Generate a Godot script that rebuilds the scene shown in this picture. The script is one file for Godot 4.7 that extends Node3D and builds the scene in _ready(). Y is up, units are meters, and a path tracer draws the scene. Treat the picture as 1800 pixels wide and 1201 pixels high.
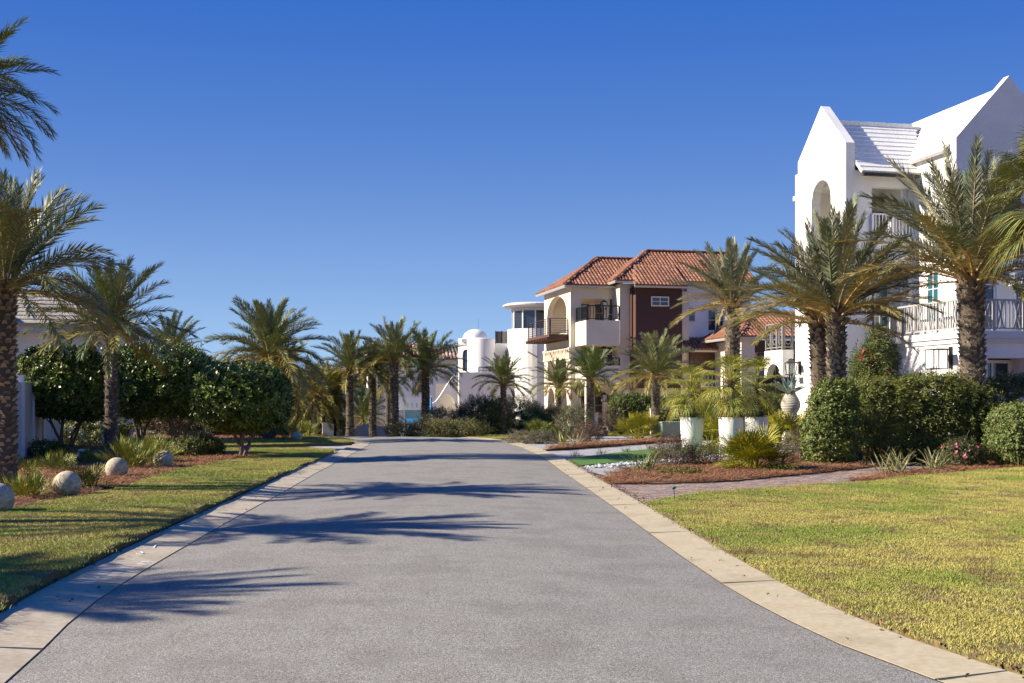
extends Node3D

var rng := RandomNumberGenerator.new()
var cache := {}
var M := {}


func _ready() -> void:
	rng.seed = 7
	camera_and_light()
	make_materials()
	ground()
	white_house()
	cream_house()
	dome_house()
	far_buildings()
	left_house()
	palms()
	topiary_trees()
	hedges_and_shrubs()
	small_plants()
	planters()
	small_things()
	lawns()


func camera_and_light() -> void:
	var cam := Camera3D.new()
	cam.name = "camera"
	cam.projection = Camera3D.PROJECTION_FRUSTUM
	cam.near = 0.1
	cam.size = 0.1 * 1201.0 / 2100.0
	cam.frustum_offset = Vector2(0, 0.1 * 104.5 / 2100.0)
	cam.far = 3000.0
	cam.position = Vector3(0, 1.7, 0)
	add_child(cam)
	cam.current = true
	var sky := ProceduralSkyMaterial.new()
	sky.sky_top_color = lin(0.006 / 2.15, 0.118 / 2.15, 0.555 / 2.15)
	sky.sky_horizon_color = lin(0.48 / 2.15, 0.73 / 2.15, 1.0 / 2.15)
	sky.sky_curve = 0.09
	sky.sky_energy_multiplier = 1.0
	sky.ground_horizon_color = Color(0.42, 0.43, 0.40)
	sky.ground_bottom_color = Color(0.25, 0.24, 0.2)
	sky.ground_energy_multiplier = 0.6
	sky.sun_angle_max = 30.0
	sky.sun_curve = 0.2
	var env := Environment.new()
	env.background_mode = Environment.BG_SKY
	env.sky = Sky.new()
	env.sky.sky_material = sky
	env.tonemap_mode = Environment.TONE_MAPPER_LINEAR
	env.tonemap_exposure = 2.15
	env.sdfgi_enabled = true
	env.ssao_enabled = true
	env.ssil_enabled = true
	var we := WorldEnvironment.new()
	we.name = "world_environment"
	we.environment = env
	add_child(we)
	var sun := DirectionalLight3D.new()
	sun.name = "sun"
	sun.light_energy = 1.6
	sun.light_color = Color(1.0, 0.95, 0.87)
	sun.light_angular_distance = 0.5
	sun.shadow_enabled = true
	var elev := deg_to_rad(31.0)
	var az := deg_to_rad(4.0)
	var to_sun := Vector3(-cos(elev) * cos(az), sin(elev), cos(elev) * sin(az))
	add_child(sun)
	sun.look_at_from_position(Vector3.ZERO, -to_sun, Vector3.UP)


# ---------------------------------------------------------------- helpers
func thing(called: String, label: String, category: String, at := Vector3.ZERO, turn := 0.0, group := "") -> Node3D:
	var o := Node3D.new()
	add_named(self, o, called)
	o.position = at
	o.rotation.y = turn
	tag(o, label, category, group)
	return o


func add_named(parent: Node, o: Node, called: String) -> void:
	var n := called
	var key := str(parent.get_instance_id()) + called
	if cache.has(key):
		cache[key] += 1
		n = "%s_%03d" % [called, cache[key]]
	else:
		cache[key] = 0
	o.name = n
	parent.add_child(o, true)


func tag(o: Node, label: String, category: String, group := "", kind := "") -> void:
	if label: o.set_meta("label", label)
	if category: o.set_meta("category", category)
	if group: o.set_meta("group", group)
	if kind: o.set_meta("kind", kind)


func struct_node(called: String, label := "") -> Node3D:
	var o := Node3D.new()
	add_named(self, o, called)
	o.set_meta("kind", "structure")
	if label: o.set_meta("label", label)
	return o


func begin(smooth := false) -> SurfaceTool:
	var st := SurfaceTool.new()
	st.begin(Mesh.PRIMITIVE_TRIANGLES)
	st.set_smooth_group(0 if smooth else -1)
	st.set_color(Color.WHITE)
	return st


func mesh_of(st: SurfaceTool) -> ArrayMesh:
	st.generate_normals()
	return st.commit()


func part(called: String, mesh: Mesh, mat: Material, parent: Node, at := Transform3D.IDENTITY, kind := "") -> MeshInstance3D:
	var o := MeshInstance3D.new()
	o.mesh = mesh
	o.material_override = mat
	o.transform = at
	add_named(parent, o, called)
	if kind: o.set_meta("kind", kind)
	return o


func multi(called: String, mesh: Mesh, mat: Material, parent: Node, xs: Array, cols: Array, kind := "stuff") -> MultiMeshInstance3D:
	var mm := MultiMesh.new()
	mm.transform_format = MultiMesh.TRANSFORM_3D
	mm.use_colors = cols.size() > 0
	mm.mesh = mesh
	mm.instance_count = xs.size()
	for i in xs.size():
		mm.set_instance_transform(i, xs[i])
		if cols.size():
			mm.set_instance_color(i, cols[i])
	var o := MultiMeshInstance3D.new()
	o.multimesh = mm
	o.material_override = mat
	add_named(parent, o, called)
	if kind: o.set_meta("kind", kind)
	return o


func tri(st: SurfaceTool, a: Vector3, b: Vector3, c: Vector3) -> void:
	st.add_vertex(a)
	st.add_vertex(b)
	st.add_vertex(c)


func quad(st: SurfaceTool, a: Vector3, b: Vector3, c: Vector3, d: Vector3) -> void:
	# a, b, c, d counter-clockwise seen from the front
	tri(st, a, c, b)
	tri(st, a, d, c)


func box(st: SurfaceTool, lo: Vector3, hi: Vector3, xf := Transform3D.IDENTITY) -> void:
	var p := []
	for i in 8:
		p.append(xf * Vector3(hi.x if i & 1 else lo.x, hi.y if i & 2 else lo.y, hi.z if i & 4 else lo.z))
	quad(st, p[4], p[5], p[7], p[6])
	quad(st, p[1], p[0], p[2], p[3])
	quad(st, p[0], p[4], p[6], p[2])
	quad(st, p[5], p[1], p[3], p[7])
	quad(st, p[6], p[7], p[3], p[2])
	quad(st, p[0], p[1], p[5], p[4])


func bar(st: SurfaceTool, a: Vector3, b: Vector3, w: float, h: float) -> void:
	var z := (b - a).normalized()
	var up := Vector3.UP if absf(z.y) < 0.95 else Vector3.RIGHT
	var x := up.cross(z).normalized()
	var y := z.cross(x)
	box(st, Vector3(-w / 2, -h / 2, 0), Vector3(w / 2, h / 2, a.distance_to(b)), Transform3D(Basis(x, y, z), a))


func tube(st: SurfaceTool, pts: Array, radii: Array, sides := 6) -> void:
	var rings := []
	for i in pts.size():
		var t: Vector3 = (pts[mini(i + 1, pts.size() - 1)] - pts[maxi(i - 1, 0)]).normalized()
		var up := Vector3.RIGHT if absf(t.x) < 0.9 else Vector3.FORWARD
		var x := up.cross(t).normalized()
		var y := t.cross(x)
		var ring := []
		for k in sides:
			var a := TAU * k / sides
			ring.append(pts[i] + (x * cos(a) + y * sin(a)) * radii[i])
		rings.append(ring)
	for i in pts.size() - 1:
		for k in sides:
			var n := (k + 1) % sides
			quad(st, rings[i][k], rings[i][n], rings[i + 1][n], rings[i + 1][k])
	for k in range(1, sides - 1):
		tri(st, rings[-1][0], rings[-1][k + 1], rings[-1][k])


func lathe(st: SurfaceTool, profile: Array, sides := 24, a0 := 0.0, a1 := TAU) -> void:
	for i in profile.size() - 1:
		var p: Vector2 = profile[i]
		var q: Vector2 = profile[i + 1]
		for k in sides:
			var u := a0 + (a1 - a0) * k / sides
			var v := a0 + (a1 - a0) * (k + 1) / sides
			quad(st, Vector3(sin(u) * p.x, p.y, cos(u) * p.x), Vector3(sin(v) * p.x, p.y, cos(v) * p.x), Vector3(sin(v) * q.x, q.y, cos(v) * q.x), Vector3(sin(u) * q.x, q.y, cos(u) * q.x))


# a wall in its own x, y plane facing +z, from z = 0 back to z = -th, with openings [x0, x1, y0, y1, arch rise]
func wall(st: SurfaceTool, xf: Transform3D, x0: float, x1: float, y0: float, y1: float, th: float, holes := [], top = null) -> void:
	var xs := [x0, x1]
	for h in holes:
		xs.append(h[0])
		xs.append(h[1])
		if h[4] > 0:
			for k in range(1, 12):
				xs.append(lerpf(h[0], h[1], k / 12.0))
	if top != null:
		for k in range(1, 8):
			xs.append(lerpf(x0, x1, k / 8.0))
	xs.sort()
	var arch := func(h, x):
		if h[4] <= 0: return h[3]
		var c: float = (h[0] + h[1]) / 2.0
		var r: float = (h[1] - h[0]) / 2.0
		return h[3] - h[4] + h[4] * sqrt(maxf(0.0, 1.0 - pow((x - c) / r, 2)))
	for i in xs.size() - 1:
		var a: float = xs[i]
		var b: float = xs[i + 1]
		if b - a < 1e-4: continue
		var m := (a + b) / 2
		var over := []
		for h in holes:
			if m > h[0] and m < h[1]: over.append(h)
		over.sort_custom(func(p, q): return p[2] < q[2])
		var la := y0
		var lb := y0
		var ta := y1
		var tb := y1
		if top != null:
			ta = top.call(a)
			tb = top.call(b)
		for h in over:
			var ha: float = arch.call(h, a)
			var hb: float = arch.call(h, b)
			slab(st, xf, a, b, la, lb, h[2], h[2], th)
			la = ha
			lb = hb
		slab(st, xf, a, b, la, lb, ta, tb, th)
	for h in holes:
		var e: float = h[3] - h[4]
		quad(st, xf * Vector3(h[0], h[2], 0), xf * Vector3(h[0], h[2], -th), xf * Vector3(h[0], e, -th), xf * Vector3(h[0], e, 0))
		quad(st, xf * Vector3(h[1], h[2], -th), xf * Vector3(h[1], h[2], 0), xf * Vector3(h[1], e, 0), xf * Vector3(h[1], e, -th))
	quad(st, xf * Vector3(x0, y0, -th), xf * Vector3(x0, y0, 0), xf * Vector3(x0, top.call(x0) if top != null else y1, 0), xf * Vector3(x0, top.call(x0) if top != null else y1, -th))
	quad(st, xf * Vector3(x1, y0, 0), xf * Vector3(x1, y0, -th), xf * Vector3(x1, top.call(x1) if top != null else y1, -th), xf * Vector3(x1, top.call(x1) if top != null else y1, 0))


func slab(st: SurfaceTool, xf: Transform3D, a: float, b: float, la: float, lb: float, ta: float, tb: float, th: float) -> void:
	if ta - la < 1e-4 and tb - lb < 1e-4: return
	quad(st, xf * Vector3(a, la, 0), xf * Vector3(b, lb, 0), xf * Vector3(b, tb, 0), xf * Vector3(a, ta, 0))
	quad(st, xf * Vector3(b, lb, -th), xf * Vector3(a, la, -th), xf * Vector3(a, ta, -th), xf * Vector3(b, tb, -th))
	quad(st, xf * Vector3(a, ta, 0), xf * Vector3(b, tb, 0), xf * Vector3(b, tb, -th), xf * Vector3(a, ta, -th))
	quad(st, xf * Vector3(a, la, -th), xf * Vector3(b, lb, -th), xf * Vector3(b, lb, 0), xf * Vector3(a, la, 0))


func facing(at: Vector3, deg: float) -> Transform3D:
	return Transform3D(Basis(Vector3.UP, deg_to_rad(deg)), at)


# a window or glazed door: frame with bars (a part) and panes (its sub-part)
func window(parent: Node3D, called: String, at: Transform3D, w: float, h: float, nx: int, ny: int, frame: Material, glass: Material, fw := 0.07, arch := false) -> void:
	var st := begin()
	var g := begin()
	if not arch:
		box(st, Vector3(0, 0, -0.06), Vector3(fw, h, 0.03), at)
		box(st, Vector3(w - fw, 0, -0.06), Vector3(w, h, 0.03), at)
		box(st, Vector3(fw, h - fw, -0.06), Vector3(w - fw, h, 0.03), at)
		box(st, Vector3(fw, 0, -0.06), Vector3(w - fw, fw, 0.03), at)
		for i in range(1, nx):
			var x := w * i / nx
			box(st, Vector3(x - fw * 0.3, fw, -0.045), Vector3(x + fw * 0.3, h - fw, 0.02), at)
		for i in range(1, ny):
			var y := h * i / ny
			box(st, Vector3(fw, y - fw * 0.25, -0.04), Vector3(w - fw, y + fw * 0.25, 0.012), at)
		box(g, Vector3(fw * 0.5, fw * 0.5, -0.035), Vector3(w - fw * 0.5, h - fw * 0.5, -0.02), at)
	else:
		var n := 12
		var r := w / 2
		var e := h - r
		var outer := [Vector2(0, 0), Vector2(0, e)]
		var inner := [Vector2(fw, fw), Vector2(fw, e)]
		for k in range(1, n):
			var a := PI - PI * k / n
			outer.append(Vector2(r + cos(a) * r, e + sin(a) * r))
			inner.append(Vector2(r + cos(a) * (r - fw), e + sin(a) * (r - fw)))
		outer.append_array([Vector2(w, e), Vector2(w, 0)])
		inner.append_array([Vector2(w - fw, e), Vector2(w - fw, fw)])
		for i in outer.size():
			var j := (i + 1) % outer.size()
			var a3 := func(v: Vector2, z: float): return at * Vector3(v.x, v.y, z)
			quad(st, a3.call(outer[j], 0.03), a3.call(outer[i], 0.03), a3.call(inner[i], 0.03), a3.call(inner[j], 0.03))
			quad(st, a3.call(inner[i], 0.03), a3.call(inner[i], -0.05), a3.call(inner[j], -0.05), a3.call(inner[j], 0.03))
			quad(st, a3.call(outer[i], -0.05), a3.call(outer[i], 0.03), a3.call(outer[j], 0.03), a3.call(outer[j], -0.05))
			tri(g, a3.call(Vector2(r, e * 0.6), -0.02), a3.call(inner[j], -0.02), a3.call(inner[i], -0.02))
	var f := part(called, mesh_of(st), frame, parent)
	part("pane", mesh_of(g), glass, f)


func noise_tex(seed_: int, freq: float, colors: Array, offsets: Array, size := 512, octaves := 4, type := FastNoiseLite.TYPE_SIMPLEX_SMOOTH, cells := false) -> NoiseTexture2D:
	var n := FastNoiseLite.new()
	n.seed = seed_
	n.frequency = freq
	n.noise_type = type
	n.fractal_octaves = octaves
	if cells:
		n.noise_type = FastNoiseLite.TYPE_CELLULAR
		n.cellular_return_type = FastNoiseLite.RETURN_CELL_VALUE
		n.fractal_type = FastNoiseLite.FRACTAL_NONE
	var g := Gradient.new()
	g.offsets = PackedFloat32Array(offsets)
	g.colors = PackedColorArray(colors)
	var t := NoiseTexture2D.new()
	t.width = size
	t.height = size
	t.seamless = true
	t.noise = n
	t.color_ramp = g
	return t


func lin(r: float, g: float, b: float) -> Color:
	return Color(r, g, b).linear_to_srgb()


func plain_mat(called: String, c: Color, rough := 0.85) -> StandardMaterial3D:
	var m := StandardMaterial3D.new()
	m.resource_name = called
	m.albedo_color = c
	m.roughness = rough
	m.metallic_specular = 0.4
	M[called] = m
	return m


func tex_mat(called: String, tex: Texture2D, metres: float, rough := 0.9, detail: Texture2D = null, detail_metres := 7.0) -> StandardMaterial3D:
	var m := plain_mat(called, Color.WHITE, rough)
	m.albedo_texture = tex
	m.uv1_triplanar = true
	m.uv1_world_triplanar = true
	m.uv1_scale = Vector3.ONE / metres
	if detail:
		m.detail_enabled = true
		m.detail_albedo = detail
		m.detail_blend_mode = BaseMaterial3D.BLEND_MODE_MUL
		m.detail_uv_layer = BaseMaterial3D.DETAIL_UV_2
		m.uv2_triplanar = true
		m.uv2_world_triplanar = true
		m.uv2_scale = Vector3.ONE / detail_metres
	return m


func leaf_mat(called: String, rough := 0.5, back := 0.35) -> StandardMaterial3D:
	var m := plain_mat(called, Color.WHITE, rough)
	m.vertex_color_use_as_albedo = true
	m.cull_mode = BaseMaterial3D.CULL_DISABLED
	m.backlight_enabled = true
	m.backlight = Color(back, back, back * 0.6)
	return m


func relief(m: StandardMaterial3D, tex: Texture2D, cm: float) -> void:
	m.heightmap_enabled = true
	m.heightmap_texture = tex
	m.heightmap_scale = cm


func make_materials() -> void:
	var grain := noise_tex(1, 0.30, [lin(0.056, 0.053, 0.048), lin(0.176, 0.169, 0.150), lin(0.265, 0.254, 0.228), lin(0.47, 0.45, 0.40)], [0.0, 0.35, 0.7, 1.0], 1024, 1, FastNoiseLite.TYPE_CELLULAR, true)
	var patch := noise_tex(2, 0.012, [lin(0.84, 0.83, 0.82), lin(1, 1, 1), lin(0.91, 0.90, 0.87)], [0.2, 0.5, 0.85], 512, 6)
	tex_mat("asphalt", grain, 1.7, 0.93, patch, 9.0)
	var conc := noise_tex(3, 0.03, [lin(0.365, 0.315, 0.215), lin(0.40, 0.348, 0.242), lin(0.43, 0.378, 0.27)], [0.2, 0.5, 0.85], 512, 6)
	var conc_patch := noise_tex(4, 0.01, [lin(0.84, 0.82, 0.78), lin(1, 1, 1), lin(0.94, 0.91, 0.85)], [0.25, 0.5, 0.8], 512, 5)
	tex_mat("concrete", conc, 1.3, 0.9, conc_patch, 5.0)
	var conc_grey := noise_tex(5, 0.03, [lin(0.36, 0.315, 0.235), lin(0.41, 0.36, 0.275), lin(0.455, 0.405, 0.32)], [0.2, 0.5, 0.85], 512, 6)
	tex_mat("concrete_grey", conc_grey, 1.3, 0.9, conc_patch, 4.0)
	var soil := noise_tex(6, 0.06, [lin(0.09, 0.05, 0.032), lin(0.19, 0.105, 0.06), lin(0.30, 0.18, 0.10)], [0.2, 0.5, 0.85], 512, 6)
	var soil_patch := noise_tex(7, 0.015, [lin(0.55, 0.5, 0.48), lin(1, 1, 1)], [0.3, 0.7], 512, 4)
	tex_mat("mulch", soil, 1.1, 0.95, soil_patch, 4.0)
	var turf := noise_tex(8, 0.05, [lin(0.09, 0.07, 0.035), lin(0.16, 0.125, 0.055), lin(0.22, 0.18, 0.07)], [0.2, 0.5, 0.85], 512, 6)
	var turf_patch := noise_tex(9, 0.02, [lin(0.72, 0.8, 0.6), lin(1, 1, 1), lin(1.0, 0.9, 0.75)], [0.25, 0.5, 0.85], 512, 5)
	tex_mat("turf_soil", turf, 1.6, 0.95, turf_patch, 8.0)
	var scrub := noise_tex(10, 0.03, [lin(0.16, 0.12, 0.075), lin(0.26, 0.205, 0.135), lin(0.36, 0.295, 0.21)], [0.2, 0.5, 0.85], 512, 6)
	tex_mat("scrub_soil", scrub, 5.0, 0.95)
	var grav := noise_tex(11, 0.25, [lin(0.22, 0.22, 0.225), lin(0.32, 0.32, 0.32), lin(0.44, 0.44, 0.43)], [0.0, 0.5, 1.0], 512, 1, FastNoiseLite.TYPE_CELLULAR, true)
	tex_mat("gravel", grav, 1.6, 0.95, patch, 6.0)
	var fake := noise_tex(12, 0.08, [lin(0.05, 0.13, 0.02), lin(0.08, 0.19, 0.03)], [0.3, 0.7], 512, 4)
	tex_mat("green_turf", fake, 1.2, 0.9)
	var stucco := noise_tex(13, 0.05, [lin(0.74, 0.725, 0.69), lin(0.81, 0.795, 0.76)], [0.3, 0.7], 512, 5)
	var wash := noise_tex(14, 0.008, [lin(0.93, 0.93, 0.92), lin(1, 1, 1)], [0.3, 0.6], 512, 5)
	tex_mat("white_stucco", stucco, 2.0, 0.85, wash, 9.0)
	var cream := noise_tex(15, 0.05, [lin(0.66, 0.575, 0.465), lin(0.72, 0.635, 0.52)], [0.3, 0.7], 512, 5)
	tex_mat("cream_stucco", cream, 2.5, 0.85, wash, 9.0)
	var roofw := noise_tex(16, 0.04, [lin(0.60, 0.60, 0.58), lin(0.76, 0.755, 0.74)], [0.25, 0.7], 512, 5)
	tex_mat("white_roof", roofw, 2.5, 0.8, wash, 6.0)
	var roofg := noise_tex(17, 0.04, [lin(0.25, 0.23, 0.2), lin(0.42, 0.39, 0.34)], [0.25, 0.7], 512, 5)
	tex_mat("pale_roof", roofg, 2.5, 0.85)
	var ball := noise_tex(18, 0.02, [lin(0.27, 0.23, 0.155), lin(0.44, 0.39, 0.29), lin(0.53, 0.485, 0.38)], [0.25, 0.5, 0.8], 512, 6)
	tex_mat("old_concrete", ball, 0.9, 0.9)
	
	var rope := noise_tex(19, 0.08, [lin(0.30, 0.28, 0.23), lin(0.5, 0.48, 0.42)], [0.3, 0.7], 256, 4)
	tex_mat("pale_clay", rope, 0.5, 0.9)
	plain_mat("pot_white", lin(0.78, 0.75, 0.69), 0.7)
	tex_mat("pot_plaster", stucco, 1.5, 0.75, wash, 2.5)
	plain_mat("brown_wood", lin(0.088, 0.043, 0.032), 0.7)
	plain_mat("dark_metal", lin(0.02, 0.02, 0.022), 0.4)
	plain_mat("grey_paint", lin(0.20, 0.195, 0.185), 0.6)
	plain_mat("rail_grey", lin(0.36, 0.35, 0.335), 0.6)
	plain_mat("pale_grey_paint", lin(0.58, 0.575, 0.56), 0.6)
	plain_mat("white_paint", lin(0.74, 0.74, 0.73), 0.5)
	plain_mat("cream_paint", lin(0.66, 0.6, 0.5), 0.5)
	plain_mat("fence_paint", lin(0.50, 0.52, 0.56), 0.6)
	plain_mat("dark_trim", lin(0.025, 0.02, 0.02), 0.6)
	plain_mat("eave_soffit", lin(0.45, 0.43, 0.4), 0.7)
	var glass := plain_mat("glass", lin(0.025, 0.03, 0.04), 0.08)
	glass.metallic_specular = 0.7
	var teal := plain_mat("teal_glass", lin(0.02, 0.11, 0.14), 0.1)
	teal.metallic_specular = 0.6
	var clear := plain_mat("clear_glass", Color(0.85, 0.9, 0.9, 0.18), 0.05)
	clear.transparency = BaseMaterial3D.TRANSPARENCY_ALPHA
	plain_mat("mint_panel", lin(0.42, 0.66, 0.56), 0.4)
	plain_mat("bright_blue", lin(0.02, 0.28, 0.62), 0.6)
	plain_mat("umbrella_blue", lin(0.05, 0.24, 0.55), 0.8)
	plain_mat("beige_cloth", lin(0.48, 0.43, 0.35), 0.9)
	plain_mat("utility_green", lin(0.26, 0.33, 0.25), 0.6)
	plain_mat("dark_box", lin(0.012, 0.02, 0.03), 0.5)
	plain_mat("marker_green", lin(0.02, 0.16, 0.10), 0.5)
	plain_mat("lamp_grey", lin(0.16, 0.2, 0.22), 0.5)
	plain_mat("joint_tar", lin(0.03, 0.03, 0.03), 0.9)
	plain_mat("violet", lin(0.12, 0.05, 0.45), 0.6)
	plain_mat("paint_marks", lin(0.75, 0.75, 0.75), 0.8)
	var tile := plain_mat("roof_tile", Color.WHITE, 0.8)
	tile.vertex_color_use_as_albedo = true
	tile.cull_mode = BaseMaterial3D.CULL_DISABLED
	var pav := plain_mat("paver_stone", Color.WHITE, 0.9)
	pav.vertex_color_use_as_albedo = true
	var bark := plain_mat("palm_bark", Color.WHITE, 0.95)
	bark.vertex_color_use_as_albedo = true
	bark.cull_mode = BaseMaterial3D.CULL_DISABLED
	var barkn := noise_tex(20, 0.06, [lin(0.06, 0.05, 0.04), lin(0.17, 0.14, 0.11), lin(0.28, 0.25, 0.2)], [0.2, 0.5, 0.85], 256, 5)
	tex_mat("tree_bark", barkn, 0.5, 0.95)
	for k in 4:
		var m := leaf_mat("frond_%d" % k, 0.45, 0.3)
		m.albedo_color = [lin(1, 1, 1), lin(0.8, 0.95, 0.8), lin(1.4, 1.22, 0.75), lin(1.85, 1.5, 1.05)][k]
	leaf_mat("leaf", 0.5, 0.5)
	leaf_mat("glossy_leaf", 0.4, 0.4)
	leaf_mat("grass_leaf", 0.6, 0.4)
	var straw := plain_mat("straw", Color.WHITE, 0.9)
	straw.vertex_color_use_as_albedo = true
	straw.cull_mode = BaseMaterial3D.CULL_DISABLED


# ---------------------------------------------------------------- ground, road, kerbs
func fall(x: float, d: float) -> float:
	var t := smoothstep(-0.5, -4.5, x) if x < -0.5 else 0.0
	return -1.1 * smoothstep(55.0, 76.0, d) * t


func smooth_line(p: Array, step := 1.2) -> Array:
	var c := Curve2D.new()
	for i in p.size():
		var t: Vector2 = (p[mini(i + 1, p.size() - 1)] - p[maxi(i - 1, 0)]) / 6.0
		c.add_point(p[i], -t, t)
	var out := []
	var n := int(c.get_baked_length() / step)
	for i in n + 1:
		out.append(c.sample_baked(c.get_baked_length() * i / n, true))
	return out


func beside(line: Array, i: int, off: float) -> Vector2:
	var t: Vector2 = (line[mini(i + 1, line.size() - 1)] - line[maxi(i - 1, 0)]).normalized()
	return line[i] + Vector2(-t.y, t.x) * off


func v3(p: Vector2, y: float) -> Vector3:
	return Vector3(p.x, y + fall(p.x, -p.y), p.y)


var left_edge := []
var right_edge := []
var lawn_shapes := {}


func sheet(called: String, pts: Array, y: float, mat: String, parent: Node = self, skirt := 0.0) -> MeshInstance3D:
	var st := begin()
	var pk := PackedVector2Array(pts)
	var ix := Geometry2D.triangulate_polygon(pk)
	for i in range(0, ix.size(), 3):
		var a := pk[ix[i]]
		var b := pk[ix[i + 1]]
		var c := pk[ix[i + 2]]
		if (b - a).cross(c - a) < 0:
			var s := b
			b = c
			c = s
		tri(st, v3(a, y), v3(b, y), v3(c, y))
	if skirt > 0:
		var flip := Geometry2D.is_polygon_clockwise(pk)
		for i in pk.size():
			var a := pk[i]
			var b := pk[(i + 1) % pk.size()]
			if flip: quad(st, v3(a, y), v3(b, y), v3(b, y - skirt), v3(a, y - skirt))
			else: quad(st, v3(b, y), v3(a, y), v3(a, y - skirt), v3(b, y - skirt))
	var o := part(called, mesh_of(st), M[mat], parent)
	if parent == self: o.set_meta("kind", "structure")
	return o


func wobble(pts: Array, amount: float, closed := false) -> Array:
	# finer, uneven outline
	var out := []
	for i in pts.size() - (0 if closed else 1):
		var a: Vector2 = pts[i]
		var b: Vector2 = pts[(i + 1) % pts.size()]
		var n := maxi(1, int(a.distance_to(b) / 0.35))
		if a.distance_to(b) > 12: n = 1
		for k in n:
			var p := a.lerp(b, k / float(n))
			if k > 0: p += Vector2(rng.randf_range(-amount, amount), rng.randf_range(-amount, amount))
			out.append(p)
	if not closed: out.append(pts[-1])
	return out


func ground() -> void:
	var st := begin()
	var xs := [-900.0, -300.0, -120.0, -60.0]
	for i in range(-30, 31): xs.append(float(i))
	xs.append_array([60.0, 120.0, 300.0, 900.0])
	var zs := [200.0, 30.0, 0.0, -20.0, -40.0]
	for i in range(50, 84, 2): zs.append(-float(i))
	zs.append_array([-120.0, -200.0, -500.0, -1500.0])
	for i in xs.size() - 1:
		for k in zs.size() - 1:
			var y := -0.04
			quad(st, v3(Vector2(xs[i], zs[k]), y), v3(Vector2(xs[i + 1], zs[k]), y), v3(Vector2(xs[i + 1], zs[k + 1]), y), v3(Vector2(xs[i], zs[k + 1]), y))
	tag(part("ground", mesh_of(st), M["scrub_soil"], self), "bare sandy scrub soil around the road and houses", "", "", "structure")

	var lp := [Vector2(-2.2, 4), Vector2(-2.5, -3), Vector2(-3.04, -7.23), Vector2(-3.52, -10.2), Vector2(-3.84, -14.65), Vector2(-4.05, -18.3), Vector2(-4.2, -21.5), Vector2(-4.58, -27.9), Vector2(-4.85, -33.4), Vector2(-5.22, -40.6), Vector2(-5.5, -45.8), Vector2(-5.95, -49.4), Vector2(-6.9, -52.0), Vector2(-9.0, -54.0), Vector2(-16, -57)]
	var rp := [Vector2(7.2, 4), Vector2(4.2, -3), Vector2(2.58, -7.2), Vector2(2.07, -9.7), Vector2(1.85, -12.9), Vector2(1.67, -17.6), Vector2(1.45, -23), Vector2(1.17, -29.3), Vector2(0.90, -36), Vector2(0.31, -43.6), Vector2(-0.57, -49.9), Vector2(-1.6, -53.6), Vector2(-4.0, -57.5), Vector2(-9, -61), Vector2(-16, -63.5)]
	left_edge = smooth_line(lp, 1.0)
	right_edge = smooth_line(rp, 1.0)
	var road := begin(true)
	var n := 90
	var rows := []
	for i in n + 1:
		var a: Vector2 = left_edge[int(i * (left_edge.size() - 1) / float(n))]
		var b: Vector2 = right_edge[int(i * (right_edge.size() - 1) / float(n))]
		var row := []
		for k in 9:
			var t := k / 8.0
			row.append(v3(a.lerp(b, t), 0.004 + 0.05 * (1.0 - pow(2.0 * t - 1.0, 2))))
		rows.append(row)
	for i in n:
		for k in 8:
			quad(road, rows[i][k], rows[i][k + 1], rows[i + 1][k + 1], rows[i + 1][k])
	tag(part("road", mesh_of(road), M["asphalt"], self), "worn grey asphalt street that bends away past the crest", "", "", "structure")
	kerb("kerb_left", left_edge, 0.60, "concrete_grey", 2.9, 0.02)
	kerb("kerb_right", right_edge, -0.56, "concrete", 3.3, 0.0)
	paint_marks()

	# beds, drives and lawns, each a few millimetres above the one below
	sheet("gravel_drive", [Vector2(2.6, -25.6), Vector2(14, -30), Vector2(22, -44), Vector2(9, -52), Vector2(8, -58), Vector2(4, -58), Vector2(2.2, -52), Vector2(0.2, -49.8), Vector2(0.95, -43.6), Vector2(1.48, -36), Vector2(1.73, -29.3)], -0.015, "gravel")
	sheet("gravel_drive", [Vector2(-5.7, -38.4), Vector2(-9.3, -41.6), Vector2(-24, -42), Vector2(-24, -44), Vector2(-9.3, -43.4), Vector2(-6.0, -46.2), Vector2(-5.8, -42)], 0.0, "gravel")
	var bed_a := [Vector2(-7.7, 2), Vector2(-7.46, -17.4), Vector2(-7.52, -18.8), Vector2(-7.29, -20.4), Vector2(-7.45, -23.3), Vector2(-7.85, -27.5), Vector2(-7.65, -31.5), Vector2(-7.2, -33.6), Vector2(-8.3, -35), Vector2(-9.8, -37.5), Vector2(-11.5, -40), Vector2(-30, -41.5), Vector2(-30, 2)]
	var bed_b := [Vector2(-16, -47), Vector2(-12, -48.2), Vector2(-9.2, -49), Vector2(-8.8, -52), Vector2(-9, -57), Vector2(-14, -60), Vector2(-30, -60), Vector2(-30, -46)]
	var bed_c := [Vector2(1.98, -25.8), Vector2(2.0, -24.1), Vector2(3.2, -24.2), Vector2(4.78, -25.1), Vector2(7.36, -28.1), Vector2(9.3, -30.5), Vector2(11.1, -32.4), Vector2(16.1, -37.6), Vector2(24, -43), Vector2(26, -60), Vector2(11, -44), Vector2(9.3, -37.6), Vector2(7.0, -34.0), Vector2(5.4, -32.2), Vector2(3.78, -30.4), Vector2(2.6, -28.6)]
	var bed_d := [Vector2(7.0, -24.3), Vector2(7.4, -25.8), Vector2(8.2, -26.9), Vector2(10.2, -29.2), Vector2(12.3, -31.3), Vector2(14.9, -34), Vector2(20, -39), Vector2(20, -36), Vector2(12.9, -30), Vector2(10.7, -28.1), Vector2(8.7, -26.1)]
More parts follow.
